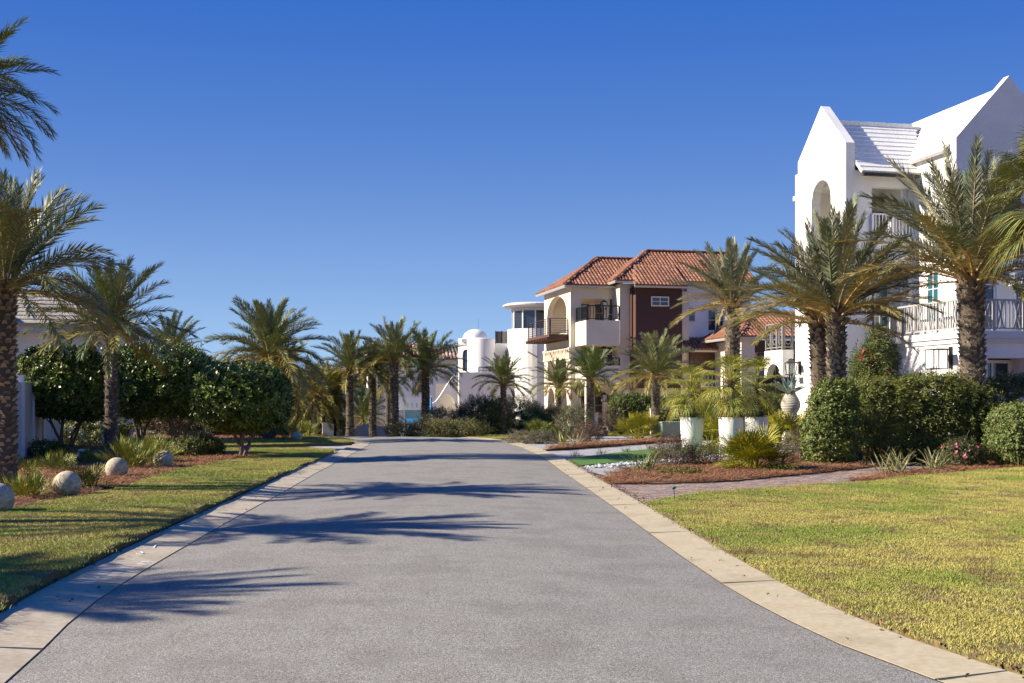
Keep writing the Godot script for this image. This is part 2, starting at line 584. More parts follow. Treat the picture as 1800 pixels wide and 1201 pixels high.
	var bed_e := [Vector2(1.05, -40.6), Vector2(2.0, -41.9), Vector2(4.5, -46.1), Vector2(7.6, -51.5), Vector2(8.2, -54.5), Vector2(6.6, -52.0), Vector2(3.6, -46.8), Vector2(1.5, -42.6)]
	sheet("mulch_bed", wobble(bed_a, 0.06, true), 0.10, "mulch", self, 0.1)
	sheet("mulch_bed", wobble(bed_b, 0.06, true), 0.03, "mulch", self, 0.1)
	sheet("mulch_bed", wobble(bed_c, 0.07, true), 0.04, "mulch", self, 0.1)
	sheet("mulch_bed", wobble(bed_d, 0.06, true), 0.03, "mulch", self, 0.1)
	sheet("mulch_bed", wobble(bed_e, 0.06, true), 0.04, "mulch", self, 0.1)
	lawn_shapes["bed_a"] = bed_a
	lawn_shapes["bed_b"] = bed_b
	lawn_shapes["bed_c"] = bed_c
	lawn_shapes["bed_d"] = bed_d
	lawn_shapes["bed_e"] = bed_e

	var lawn_a := []
	for i in left_edge.size():
		var p: Vector2 = beside(left_edge, i, -0.62)
		if p.y < 2 and p.y > -38.6: lawn_a.append(p)
	lawn_a.append_array([Vector2(-6.6, -39.9), Vector2(-9.2, -41.4), Vector2(-11.4, -40.2), Vector2(-9.7, -37.6), Vector2(-8.2, -35.1), Vector2(-7.0, -33.6), Vector2(-7.45, -31.5), Vector2(-7.65, -27.5), Vector2(-7.25, -23.3), Vector2(-7.1, -20.4), Vector2(-7.3, -18.8), Vector2(-7.25, -17.4), Vector2(-7.4, 2)])
	lawn_shapes["lawn_a"] = wobble(lawn_a, 0.03, true)
	sheet("lawn", lawn_shapes["lawn_a"], 0.13, "turf_soil", self, 0.2)
	var lawn_b := [Vector2(-6.15, -45.8), Vector2(-6.55, -48.6), Vector2(-7.3, -51.0), Vector2(-8.8, -53.0), Vector2(-8.9, -57), Vector2(-9.1, -57.4), Vector2(-8.5, -52), Vector2(-9.1, -49.1), Vector2(-12, -48.3), Vector2(-16, -47.1), Vector2(-26, -46.5), Vector2(-26, -43.7), Vector2(-9.5, -42.9)]
	lawn_b = [Vector2(-6.15, -45.8), Vector2(-6.55, -48.6), Vector2(-7.4, -51.2), Vector2(-9.4, -53.4), Vector2(-9.0, -51.0), Vector2(-9.1, -49.1), Vector2(-12, -48.3), Vector2(-16, -47.1), Vector2(-26, -46.5), Vector2(-26, -43.7), Vector2(-9.5, -42.9)]
	lawn_shapes["lawn_b"] = wobble(lawn_b, 0.03, true)
	sheet("lawn", lawn_shapes["lawn_b"], 0.125, "turf_soil", self, 0.2)
	var lawn_c := []
	for i in right_edge.size():
		var p: Vector2 = beside(right_edge, i, 0.59)
		if p.y < 2 and p.y > -19.3: lawn_c.append(p)
	lawn_c.append_array([Vector2(2.24, -19.6), Vector2(3.5, -21.6), Vector2(5.55, -23.3), Vector2(6.99, -24.2), Vector2(8.7, -25.9), Vector2(10.7, -27.9), Vector2(12.9, -29.8), Vector2(20, -36), Vector2(24, 2)])
	lawn_shapes["lawn_c"] = wobble(lawn_c, 0.03, true)
	sheet("lawn", lawn_shapes["lawn_c"], 0.055, "turf_soil", self, 0.1)
	var lawn_d := [Vector2(-0.7, -53.3), Vector2(0.5, -52.6), Vector2(2.0, -54.5), Vector2(2.6, -58), Vector2(-0.5, -62), Vector2(-4, -61.5), Vector2(-2.9, -56.8)]
	lawn_shapes["lawn_d"] = wobble(lawn_d, 0.03, true)
	sheet("lawn", lawn_shapes["lawn_d"], 0.05, "turf_soil", self, 0.1)
	var strip := [Vector2(1.72, -31.1), Vector2(3.34, -33.4), Vector2(6.27, -37.6), Vector2(8.2, -40.5), Vector2(8.6, -45.5), Vector2(6.9, -45.6), Vector2(4.06, -40.4), Vector2(1.64, -34.9)]
	lawn_shapes["strip"] = strip
	sheet("green_turf_strip", wobble(strip, 0.02, true), 0.02, "green_turf", self, 0.06)
	paver_drive()
	horizon_scrub()


func kerb(called: String, line: Array, off: float, mat: String, each: float, lift: float) -> void:
	var root := struct_node(called, "pale concrete gutter of long slabs with open joints along the road")
	var run := 0.0
	var st := begin()
	var since := 0
	var last := 0
	var height := 0.03 + lift
	for i in line.size() - 1:
		run += line[i].distance_to(line[i + 1])
		if run >= each or i == line.size() - 2:
			var s := begin()
			for k in range(last, i + 1):
				var a: Vector2 = line[k]
				var b: Vector2 = line[k + 1]
				var ao := beside(line, k, -off)
				var bo := beside(line, k + 1, -off)
				a += (ao - a) * (0.022 if off > 0 else 0.012)
				b += (bo - b) * (0.022 if off > 0 else 0.012)
				if k == last:
					a = a.move_toward(b, 0.012)
					ao = ao.move_toward(bo, 0.012)
				if k == i:
					b = b.move_toward(a, 0.012)
					bo = bo.move_toward(ao, 0.012)
				var am := a.lerp(ao, 0.93)
				var bm := b.lerp(bo, 0.93)
				var top := [v3(a, 0.004), v3(b, 0.004), v3(bm, height), v3(am, height)]
				var lip := [v3(am, height), v3(bm, height), v3(bo, height - 0.012), v3(ao, height - 0.012)]
				var side := [v3(ao, height - 0.012), v3(bo, height - 0.012), v3(bo, -0.1), v3(ao, -0.1)]
				var inner := [v3(b, 0.012), v3(a, 0.012), v3(a, -0.1), v3(b, -0.1)]
				for q in [top, lip, side, inner]:
					if off > 0: quad(s, q[0], q[1], q[2], q[3])
					else: quad(s, q[3], q[2], q[1], q[0])
				if k == last: quad(s, v3(a, 0.012), v3(am, height), v3(ao, -0.1), v3(a, -0.1))
				if k == i: quad(s, v3(b, 0.012), v3(b, -0.1), v3(bo, -0.1), v3(bm, height))
			part("kerb_slab", mesh_of(s), M[mat], root)
			last = i + 1
			run = 0.0
	if off < 0:
		var j := begin()
		for i in line.size() - 1:
			quad(j, v3(line[i] + Vector2(-0.006, 0), 0.008), v3(beside(line, i, 0.016), 0.008), v3(beside(line, i + 1, 0.016), 0.008), v3(line[i + 1] + Vector2(-0.006, 0), 0.008))
		part("joint_filler", mesh_of(j), M["joint_tar"], root)
	cache[called] = root


func paint_marks() -> void:
	# sprayed white utility scribbles on the gutter
	var root: Node3D = cache["kerb_left"]
	var r2 := RandomNumberGenerator.new()
	r2.seed = 5
	var at_line := func(d: float, t: float) -> Vector3:
		for i in left_edge.size() - 1:
			if left_edge[i + 1].y < -d:
				var f: float = (-d - left_edge[i].y) / (left_edge[i + 1].y - left_edge[i].y)
				var a: Vector2 = left_edge[i].lerp(left_edge[i + 1], f)
				var b: Vector2 = beside(left_edge, i, -0.6).lerp(beside(left_edge, i + 1, -0.6), f)
				var p := a.lerp(b, t)
				return Vector3(p.x, 0.0165 + 0.038 * t / 0.93, p.y)
		return Vector3.ZERO
	var strokes := []
	for row in 3:
		var d0: float = [10.95, 11.25, 11.75][row]
		var t0: float = [0.42, 0.24, 0.10][row]
		for g in [6, 6, 5][row]:
			# one letter like squiggle
			var d1: float = d0 + g * 0.17
			var pts := []
			var n := r2.randi_range(3, 5)
			for k in n:
				pts.append([d1 + 0.12 * k / n + r2.randf_range(-0.03, 0.03), t0 + 0.012 * g + (0.15 if k % 2 else 0.0) + r2.randf_range(-0.025, 0.025)])
			strokes.append(pts)
	strokes.append([[12.9, 0.45], [13.02, 0.6], [13.1, 0.5], [13.2, 0.58]])
	strokes.append([[13.6, 0.5], [13.85, 0.55]])
	for s in strokes:
		var st := begin()
		for i in s.size() - 1:
			var a: Vector3 = at_line.call(s[i][0], s[i][1])
			var b: Vector3 = at_line.call(s[i + 1][0], s[i + 1][1])
			var side := (b - a).normalized().cross(Vector3.UP) * r2.randf_range(0.005, 0.009)
			quad(st, a - side, a + side, b + side, b - side)
		var m := part("paint_mark", mesh_of(st), M["paint_marks"], root)


func paver_drive() -> void:
	var shape := [Vector2(2.16, -19.4), Vector2(3.5, -21.5), Vector2(5.55, -23.2), Vector2(6.99, -24.15), Vector2(7.3, -25.8), Vector2(8.1, -27.0), Vector2(10.1, -29.3), Vector2(12.2, -31.4), Vector2(14.8, -34.1), Vector2(20, -39.2), Vector2(23, -42.5), Vector2(16.1, -37.7), Vector2(11.1, -32.5), Vector2(9.3, -30.6), Vector2(7.36, -28.2), Vector2(4.78, -25.2), Vector2(3.2, -24.3), Vector2(1.97, -24.2)]
	var root := struct_node("paver_drive", "brown and mauve brick paver drive leading from the street past the lawn")
	sheet("joint_sand", shape, -0.004, "scrub_soil", root)
	var pk := PackedVector2Array(shape)
	var variants := []
	for i in 4:
		var s := begin()
		s.set_color(Color.WHITE)
		var w := 0.097 - 0.001 * i
		var h := 0.194 - 0.0015 * i
		var b := 0.006
		var lo := Vector3(-h / 2, -0.02, -w / 2)
		var hi := Vector3(h / 2, 0.012, w / 2)
		box(s, lo, hi - Vector3(0, b, 0))
		box(s, lo + Vector3(b, 0.02, b), hi - Vector3(b, 0, b))
		variants.append(mesh_of(s))
	var tones := [lin(0.26, 0.17, 0.13), lin(0.24, 0.18, 0.16), lin(0.30, 0.21, 0.15), lin(0.25, 0.22, 0.22), lin(0.34, 0.26, 0.18), lin(0.20, 0.14, 0.12)]
	var mats := []
	for t in tones:
		var m: StandardMaterial3D = M["paver_stone"].duplicate()
		m.albedo_color = t
		mats.append(m)
	var rest := []
	var rest_c := []
	var placed := []
	var turn := deg_to_rad(20.0)
	var e := Vector2(cos(turn), -sin(turn))
	var f := Vector2(-e.y, e.x)
	for r in range(-30, 260):
		for c in range(-60, 160):
			var p := Vector2(2.0, -19.0) + e * (c * 0.2 + (0.1 if r % 2 else 0.0)) - f * (r * 0.1)
			if not Geometry2D.is_point_in_polygon(p, pk): continue
			placed.append(p)
	placed.sort_custom(func(a, b): return a.length() < b.length())
	for i in placed.size():
		var xf := Transform3D(Basis(Vector3.UP, turn + rng.randf_range(-0.02, 0.02)), Vector3(placed[i].x, 0.0 + rng.randf_range(-0.002, 0.002), placed[i].y))
		var t := rng.randi() % tones.size()
		if i < 290:
			part("paver", variants[i % 4], mats[t], root, xf)
		else:
			rest.append(xf)
			var v := rng.randf_range(0.85, 1.15)
			var c: Color = tones[t].srgb_to_linear()
			rest_c.append(Color(c.r * v, c.g * v, c.b * v))
	multi("paver", variants[0], M["paver_stone"], root, rest, rest_c)


func pick_in(shape: Array, n: int, r: RandomNumberGenerator) -> PackedVector2Array:
	var pk := PackedVector2Array(shape)
	var ix := Geometry2D.triangulate_polygon(pk)
	var areas := []
	var total := 0.0
	for i in range(0, ix.size(), 3):
		total += absf((pk[ix[i + 1]] - pk[ix[i]]).cross(pk[ix[i + 2]] - pk[ix[i]])) / 2.0
		areas.append(total)
	var out := PackedVector2Array()
	for k in n:
		var i := areas.bsearch(r.randf() * total)
		i = mini(i, areas.size() - 1)
		var a := pk[ix[i * 3]]
		var b := pk[ix[i * 3 + 1]]
		var c := pk[ix[i * 3 + 2]]
		var s := sqrt(r.randf())
		var t := r.randf()
		out.append(a * (1 - s) + b * (s * (1 - t)) + c * (s * t))
	return out


func area_of(shape: Array) -> float:
	var s := 0.0
	for i in shape.size():
		s += shape[i].cross(shape[(i + 1) % shape.size()])
	return absf(s) / 2.0


func in_view(p: Vector2, slack := 1.0) -> bool:
	return p.y < -5.5 and absf(p.x) < -p.y * 0.44 + slack


func blade_tuft(seed_: int, n: int, spread: float, h0: float, h1: float, w: float) -> ArrayMesh:
	var r := RandomNumberGenerator.new()
	r.seed = seed_
	var st := begin()
	for i in n:
		var o := Vector3(r.randf_range(-spread, spread), 0, r.randf_range(-spread, spread))
		var a := r.randf() * TAU
		var s := Vector3(cos(a), 0, sin(a)) * w
		var lean := Vector3(r.randf_range(-1, 1), 0, r.randf_range(-1, 1)) * h1 * 0.75
		var h := r.randf_range(h0, h1)
		var v := r.randf_range(0.65, 1.3)
		st.set_color(Color(v * r.randf_range(0.9, 1.12), v, v * r.randf_range(0.8, 1.1)))
		var tip := o + lean + Vector3(0, h, 0)
		var mid := o + lean * 0.35 + Vector3(0, h * 0.6, 0)
		tri(st, o - s, mid + s * 0.7, o + s)
		tri(st, o - s, mid - s * 0.7, mid + s * 0.7)
		tri(st, mid - s * 0.7, tip, mid + s * 0.7)
	return mesh_of(st)


func lawns() -> void:
	var n1 := FastNoiseLite.new()
	n1.seed = 31
	n1.frequency = 0.35
	n1.fractal_octaves = 4
	var n2 := FastNoiseLite.new()
	n2.seed = 77
	n2.frequency = 1.3
	n2.fractal_octaves = 3
	var jobs := [
		["lawn_a", 0.13, "dormant olive green lawn between the mulch bed with stone balls and the gutter", 1.0],
		["lawn_b", 0.125, "golden lawn patch beyond the side drive with a rounded tip", 0.85],
		["lawn_c", 0.055, "broad sunlit yellow green lawn beside the brick paver drive", 0.0],
		["lawn_d", 0.05, "thin strip of straw coloured lawn under the lone palm by the dark scrub", 0.7],
	]
	var tufts := []
	for k in 3:
		tufts.append(blade_tuft(100 + k, 110, 0.13, 0.010, 0.032, 0.0030))
	for j in jobs:
		var shape: Array = lawn_shapes[j[0]]
		var pts := pick_in(shape, int(area_of(shape) * 75), rng)
		var xs := []
		var cs := []
		for p in pts:
			if not in_view(p): continue
			var d := -p.y
			if rng.randf() > clampf(16.0 / d, 0.3, 1.0): continue
			var g := n1.get_noise_2d(p.x, p.y) * 1.3
			var b := n2.get_noise_2d(p.x, p.y)
			var straw := Color(0.47, 0.42, 0.12)
			var green := Color(0.25, 0.32, 0.05)
			var brown := Color(0.25, 0.165, 0.085)
			var c := straw.lerp(green, clampf(0.36 + g * 1.1 + j[3] * 0.08, 0, 1))
			if b > 0.22: c = c.lerp(brown, clampf((b - 0.22) * 4.0, 0, 0.75))
			var v := rng.randf_range(0.85, 1.12)
			var s := rng.randf_range(0.8, 1.2) * (1.0 if d < 25 else 1.35)
			xs.append(Transform3D(Basis(Vector3.UP, rng.randf() * TAU).scaled(Vector3(s, s, s)), v3(p, j[1] - 0.003)))
			cs.append(Color(c.r * v, c.g * v, c.b * v))
		var parts3 := [[[], []], [[], []], [[], []]]
		for i in xs.size():
			parts3[i % 3][0].append(xs[i])
			parts3[i % 3][1].append(cs[i])
		var root := thing("grass", j[2], "grass")
		root.set_meta("kind", "stuff")
		for k in 3:
			multi("grass_blades", tufts[k], M["grass_leaf"], root, parts3[k][0], parts3[k][1])
	# pine straw on the beds
	var r := RandomNumberGenerator.new()
	r.seed = 9
	var st := begin()
	for i in 34:
		var a := r.randf() * TAU
		var dir := Vector3(cos(a), r.randf_range(-0.1, 0.28), sin(a))
		var o := Vector3(r.randf_range(-0.13, 0.13), r.randf_range(0.0, 0.035), r.randf_range(-0.13, 0.13))
		var l := r.randf_range(0.08, 0.2)
		var side := dir.cross(Vector3.UP).normalized() * 0.0035
		var v := r.randf_range(0.6, 1.35)
		st.set_color(Color(v, v * 0.95, v * 0.9))
		var mid := o + dir * l * 0.5 + Vector3(0, 0.012, 0)
		quad(st, o - side, o + side, mid + side, mid - side)
		quad(st, mid - side, mid + side, o + dir * l + side * 0.5, o + dir * l - side * 0.5)
	var needles := mesh_of(st)
	var beds := [
		["bed_a", 0.10, "rusty pine straw mulch around the stone balls and palm trunks"],
		["bed_b", 0.03, "thin brown mulch under the far palms and saw palmettos"],
		["bed_c", 0.04, "orange pine straw mulch under the big yellow fan palm and tall hedge"],
		["bed_d", 0.03, "rusty pine straw strip holding the striped flax lilies"],
		["bed_e", 0.04, "low ridge of dark red pine straw along the grey drive"],
	]
	for b in beds:
		var shape: Array = lawn_shapes[b[0]]
		var pts := pick_in(shape, int(area_of(shape) * 34), rng)
		var xs := []
		var cs := []
		for p in pts:
			if not in_view(p) or -p.y > 60: continue
			var s := rng.randf_range(0.8, 1.4) * clampf(-p.y / 22.0, 1.0, 1.8)
			xs.append(Transform3D(Basis(Vector3.UP, rng.randf() * TAU).scaled(Vector3(s, s, s)), v3(p, b[1])))
			var v := rng.randf_range(0.65, 1.25)
			cs.append(Color(0.33 * v, 0.165 * v, 0.085 * v))
		var m := multi("pine_straw", needles, M["straw"], self, xs, cs)
		tag(m, b[2], "mulch")
	# leaf litter and dirt along the gutter edges
	var bits := sprig(72, 2, 0.015, 0.03, 0.018)
	var xl := []
	var cl := []
	for i in 2600:
		var on_right := rng.randf() < 0.7
		var line: Array = right_edge if on_right else left_edge
		var k := rng.randi() % (line.size() - 2)
		var off := (0.56 + rng.randfn(0.03, 0.05)) if on_right else -(0.60 + rng.randfn(0.0, 0.04))
		if rng.randf() < 0.05: off = rng.randf_range(0.0, 0.5) * signf(off)
		var p: Vector2 = beside(line, k, off).lerp(beside(line, k + 1, off), rng.randf())
		if not in_view(p) or -p.y > 34: continue
		var v := rng.randf_range(0.4, 1.2)
		xl.append(Transform3D(Basis.from_euler(Vector3(rng.randf_range(1.0, 2.0), rng.randf() * TAU, rng.randf() * TAU)).scaled(Vector3.ONE * rng.randf_range(0.5, 1.3)), Vector3(p.x, 0.052, p.y) if absf(off) > 0.5 else Vector3(p.x, 0.03, p.y)))
		cl.append(Color(0.20 * v, 0.12 * v, 0.065 * v))
	tag(multi("leaf_litter", bits, M["straw"], self, xl, cl), "crumbs of dry leaf and dirt along the outer edges of the gutters", "litter")
	# white pebbles beside the green strip
	var ps := begin()
	lathe(ps, [Vector2(0.001, 0), Vector2(0.05, 0.012), Vector2(0.055, 0.03), Vector2(0.03, 0.055), Vector2(0.001, 0.06)], 6)
	var peb := mesh_of(ps)
	var xs2 := []
	var cs2 := []
	var edge := [Vector2(1.9, -30.9), Vector2(3.5, -33.2), Vector2(6.4, -37.3), Vector2(8.4, -40.2)]
	for i in 700:
		var k := rng.randi() % 3
		var p: Vector2 = edge[k].lerp(edge[k + 1], rng.randf()) + Vector2(rng.randf_range(0, 0.35), rng.randfn(0.2, 0.25))
		var s := rng.randf_range(0.4, 1.0)
		xs2.append(Transform3D(Basis(Vector3.UP, rng.randf() * TAU).scaled(Vector3(s, s, s)), Vector3(p.x, -0.015, p.y)))
		var v := rng.randf_range(0.3, 0.6)
		cs2.append(Color(v, v, v * 0.96))
	tag(multi("pebbles", peb, M["roof_tile"], self, xs2, cs2), "white pebbles scattered along the edge of the bright green turf", "pebbles")


# ---------------------------------------------------------------- buildings
func barrel_tile() -> ArrayMesh:
	var st := begin()
	var n := 5
	for k in n:
		var a := PI * k / n
		var b := PI * (k + 1) / n
		var r0 := 0.105
		var r1 := 0.125
		quad(st, Vector3(cos(a) * r1, sin(a) * r1, 0.0), Vector3(cos(a) * r0, sin(a) * r0, -0.46), Vector3(cos(b) * r0, sin(b) * r0, -0.46), Vector3(cos(b) * r1, sin(b) * r1, 0.0))
		tri(st, Vector3(cos(a) * r1, sin(a) * r1, 0.0), Vector3(cos(b) * r1, sin(b) * r1, 0.0), Vector3(0, 0.02, 0))
	return mesh_of(st)


# roof plane: eave start, unit vector along the eave, unit vector up the slope, outline in (along, up)
func tiled(parent: Node3D, o: Vector3, e: Vector3, s: Vector3, outline: Array, xs: Array, cs: Array, base: Color, big := 1.0) -> void:
	var pk := PackedVector2Array(outline)
	var n := e.cross(s).normalized()
	if n.y < 0: n = -n
	var st := begin()
	var ix := Geometry2D.triangulate_polygon(pk)
	for i in range(0, ix.size(), 3):
		var a := o + e * pk[ix[i]].x + s * pk[ix[i]].y
		var b := o + e * pk[ix[i + 1]].x + s * pk[ix[i + 1]].y
		var c := o + e * pk[ix[i + 2]].x + s * pk[ix[i + 2]].y
		tri(st, a, b, c)
		tri(st, a - n * 0.14, c - n * 0.14, b - n * 0.14)
	for i in pk.size():
		var j := (i + 1) % pk.size()
		var a := o + e * pk[i].x + s * pk[i].y
		var b := o + e * pk[j].x + s * pk[j].y
		quad(st, a, b, b - n * 0.14, a - n * 0.14)
	part("roof", mesh_of(st), M["eave_soffit"], parent)
	var lo := Vector2(1e9, 1e9)
	var hi := -lo
	for p in pk:
		lo = lo.min(p)
		hi = hi.max(p)
	var w := 0.25 * big
	var h := 0.36 * big
	for i in int((hi.x - lo.x) / w) + 1:
		for k in int((hi.y - lo.y) / h) + 1:
			var p := Vector2(lo.x + (i + 0.5) * w, lo.y + (k + 0.2) * h)
			if not Geometry2D.is_point_in_polygon(p, pk): continue
			var b := Basis(e, n, e.cross(n)) if e.cross(n).dot(s) < 0 else Basis(-e, n, (-e).cross(n))
			b = b.rotated(e, 0.0)
			xs.append(Transform3D(b.scaled_local(Vector3.ONE * big), o + e * p.x + s * (p.y - 0.02) + n * 0.005))
			var v := rng.randf_range(0.7, 1.3)
			var t := rng.randf()
			var c := base.lerp(Color(base.r * 1.25, base.g * 1.6, base.b * 1.9), t * t * 0.6)
			cs.append(Color(c.r * v, c.g * v, c.b * v))


func ridge_caps(a: Vector3, b: Vector3, xs: Array, cs: Array, base: Color) -> void:
	var z := (a - b).normalized()
	var x := Vector3.UP.cross(z).normalized()
	var bs := Basis(x, z.cross(x), z)
	var n := int(a.distance_to(b) / 0.36)
	for i in n:
		xs.append(Transform3D(bs.scaled_local(Vector3(1.25, 1.25, 1.0)), a.lerp(b, i / float(n)) + Vector3(0, 0.02, 0)))
		var v := rng.randf_range(0.75, 1.2)
		cs.append(Color(base.r * v, base.g * v, base.b * v))


func lantern(parent: Node3D, at: Vector3, size: float, mat: String, outward: Vector3, square := false) -> void:
	var st := begin()
	var w := size * 0.26
	var h := size * 0.62
	var y0 := -h / 2
	for sx in [-1, 1]:
		for sz in [-1, 1]:
			var k := 1.0 if square else 0.72
			bar(st, Vector3(sx * w * k, y0, sz * w * k), Vector3(sx * w, -y0, sz * w), 0.03, 0.03)
	box(st, Vector3(-w * 1.1, -y0, -w * 1.1), Vector3(w * 1.1, -y0 + 0.035, w * 1.1))
	box(st, Vector3(-w, y0 - 0.04, -w), Vector3(w, y0, w))
	if not square:
		lathe(st, [Vector2(w * 1.3, -y0 + 0.035), Vector2(w * 0.4, -y0 + size * 0.2), Vector2(0.03, -y0 + size * 0.24), Vector2(0.02, -y0 + size * 0.3)], 4, PI / 4, PI / 4 + TAU)
	bar(st, -outward * 0.0 + Vector3(0, -y0 + 0.05, 0), -outward * (w * 2.2) + Vector3(0, -y0 + 0.05, 0), 0.04, 0.04)
	box(st, -outward * (w * 2.2) + Vector3(-0.07, -h * 0.5, -0.07), -outward * (w * 2.2) + Vector3(0.07, h * 0.7, 0.07))
	var l := part("wall_lantern", mesh_of(st), M[mat], parent, Transform3D(Basis.IDENTITY, at + outward * w * 2.2))
	var g := begin()
	var iw := w * (0.93 if square else 0.8)
	box(g, Vector3(-iw, y0 + 0.01, -iw), Vector3(iw, -y0 - 0.01, iw))
	part("lantern_glass", mesh_of(g), M["clear_glass"], l)


# railing from a to b: rails, posts and balusters as sub-parts
func railing(parent: Node3D, a: Vector3, b: Vector3, h: float, every: float, mat: String, style := "bars", posts := 2) -> void:
	var m: Material = M[mat]
	var st := begin()
	var up := Vector3(0, h, 0)
	var t := 0.05 if style != "iron" else 0.03
	bar(st, a + up, b + up, t * 1.6, t * 1.3)
	bar(st, a + Vector3(0, 0.1, 0), b + Vector3(0, 0.1, 0), t, t)
	var r := part("railing", mesh_of(st), m, parent)
	for i in posts:
		var p := a.lerp(b, i / float(posts - 1)) if posts > 1 else a
		var s := begin()
		box(s, Vector3(-t * 0.9, 0.01, -t * 0.9), Vector3(t * 0.9, h - 0.03, t * 0.9), Transform3D(Basis.IDENTITY, p))
		part("post", mesh_of(s), m, r)
	if style == "iron":
		for k in range(1, 6):
			var s := begin()
			var y := Vector3(0, 0.1 + (h - 0.1) * k / 6.0, 0)
			bar(s, a + y, b + y, 0.02, 0.02)
			part("rail", mesh_of(s), m, r)
		return
	var n := int(a.distance_to(b) / every)
	for i in range(1, n):
		var p := a.lerp(b, i / float(n))
		var s := begin()
		bar(s, p + Vector3(0, 0.1, 0), p + up, 0.035, 0.035)
		part("baluster", mesh_of(s), m, r)
	if style == "cross":
		for i in posts - 1:
			for k in 2:
				var c0 := a.lerp(b, (i + 0.22 + 0.56 * k - 0.11) / (posts - 1.0))
				var c1 := a.lerp(b, (i + 0.22 + 0.56 * k + 0.11) / (posts - 1.0))
				var s := begin()
				bar(s, c0 + Vector3(0, 0.1, 0), c1 + up, 0.04, 0.05)
				bar(s, c1 + Vector3(0, 0.1, 0), c0 + up, 0.04, 0.05)
				part("cross_bar", mesh_of(s), m, r)
	if style == "scroll":
		for i in maxi(1, int(a.distance_to(b) / 0.5)):
			var c := a.lerp(b, (i + 0.5) / maxf(1.0, floor(a.distance_to(b) / 0.5))) + Vector3(0, h * 0.55, 0)
			var dir := (b - a).normalized()
			var s := begin()
			var pts := []
			var rad := []
			for k in 17:
				var an := TAU * k / 16.0
				pts.append(c + dir * cos(an) * 0.17 + Vector3(0, sin(an) * h * 0.36, 0))
				rad.append(0.022)
			tube(s, pts, rad, 5)
			part("scroll", mesh_of(s), m, r)


func roof_courses(parent: Node3D, o: Vector3, e: Vector3, s: Vector3, length, rise: float, n: int, mat: String) -> void:
	# overlapping rows of flat tiles, each row a real step
	var nn := e.cross(s).normalized()
	if nn.y < 0: nn = -nn
	for i in n:
		var y := rise * i / n
		var ab: Array = length.call(y)
		var h := rise / n * 1.12
		var st := begin()
		var a: Vector3 = o + e * ab[0] + s * y
		var b: Vector3 = o + e * ab[1] + s * y
		var c: Vector3 = o + e * ab[1] + s * (y + h)
		var d: Vector3 = o + e * ab[0] + s * (y + h)
		var t := nn * 0.055
		var u := nn * 0.02
		quad(st, a + t, b + t, c + u, d + u)
		quad(st, a - nn * 0.08, b - nn * 0.08, b + t, a + t)
		quad(st, b - nn * 0.08, c - nn * 0.08, c + u, b + t)
		quad(st, d - nn * 0.08, a - nn * 0.08, a + t, d + u)
		quad(st, b - nn * 0.08, a - nn * 0.08, d - nn * 0.08, c - nn * 0.08)
		part("roof_course", mesh_of(st), M[mat], parent)


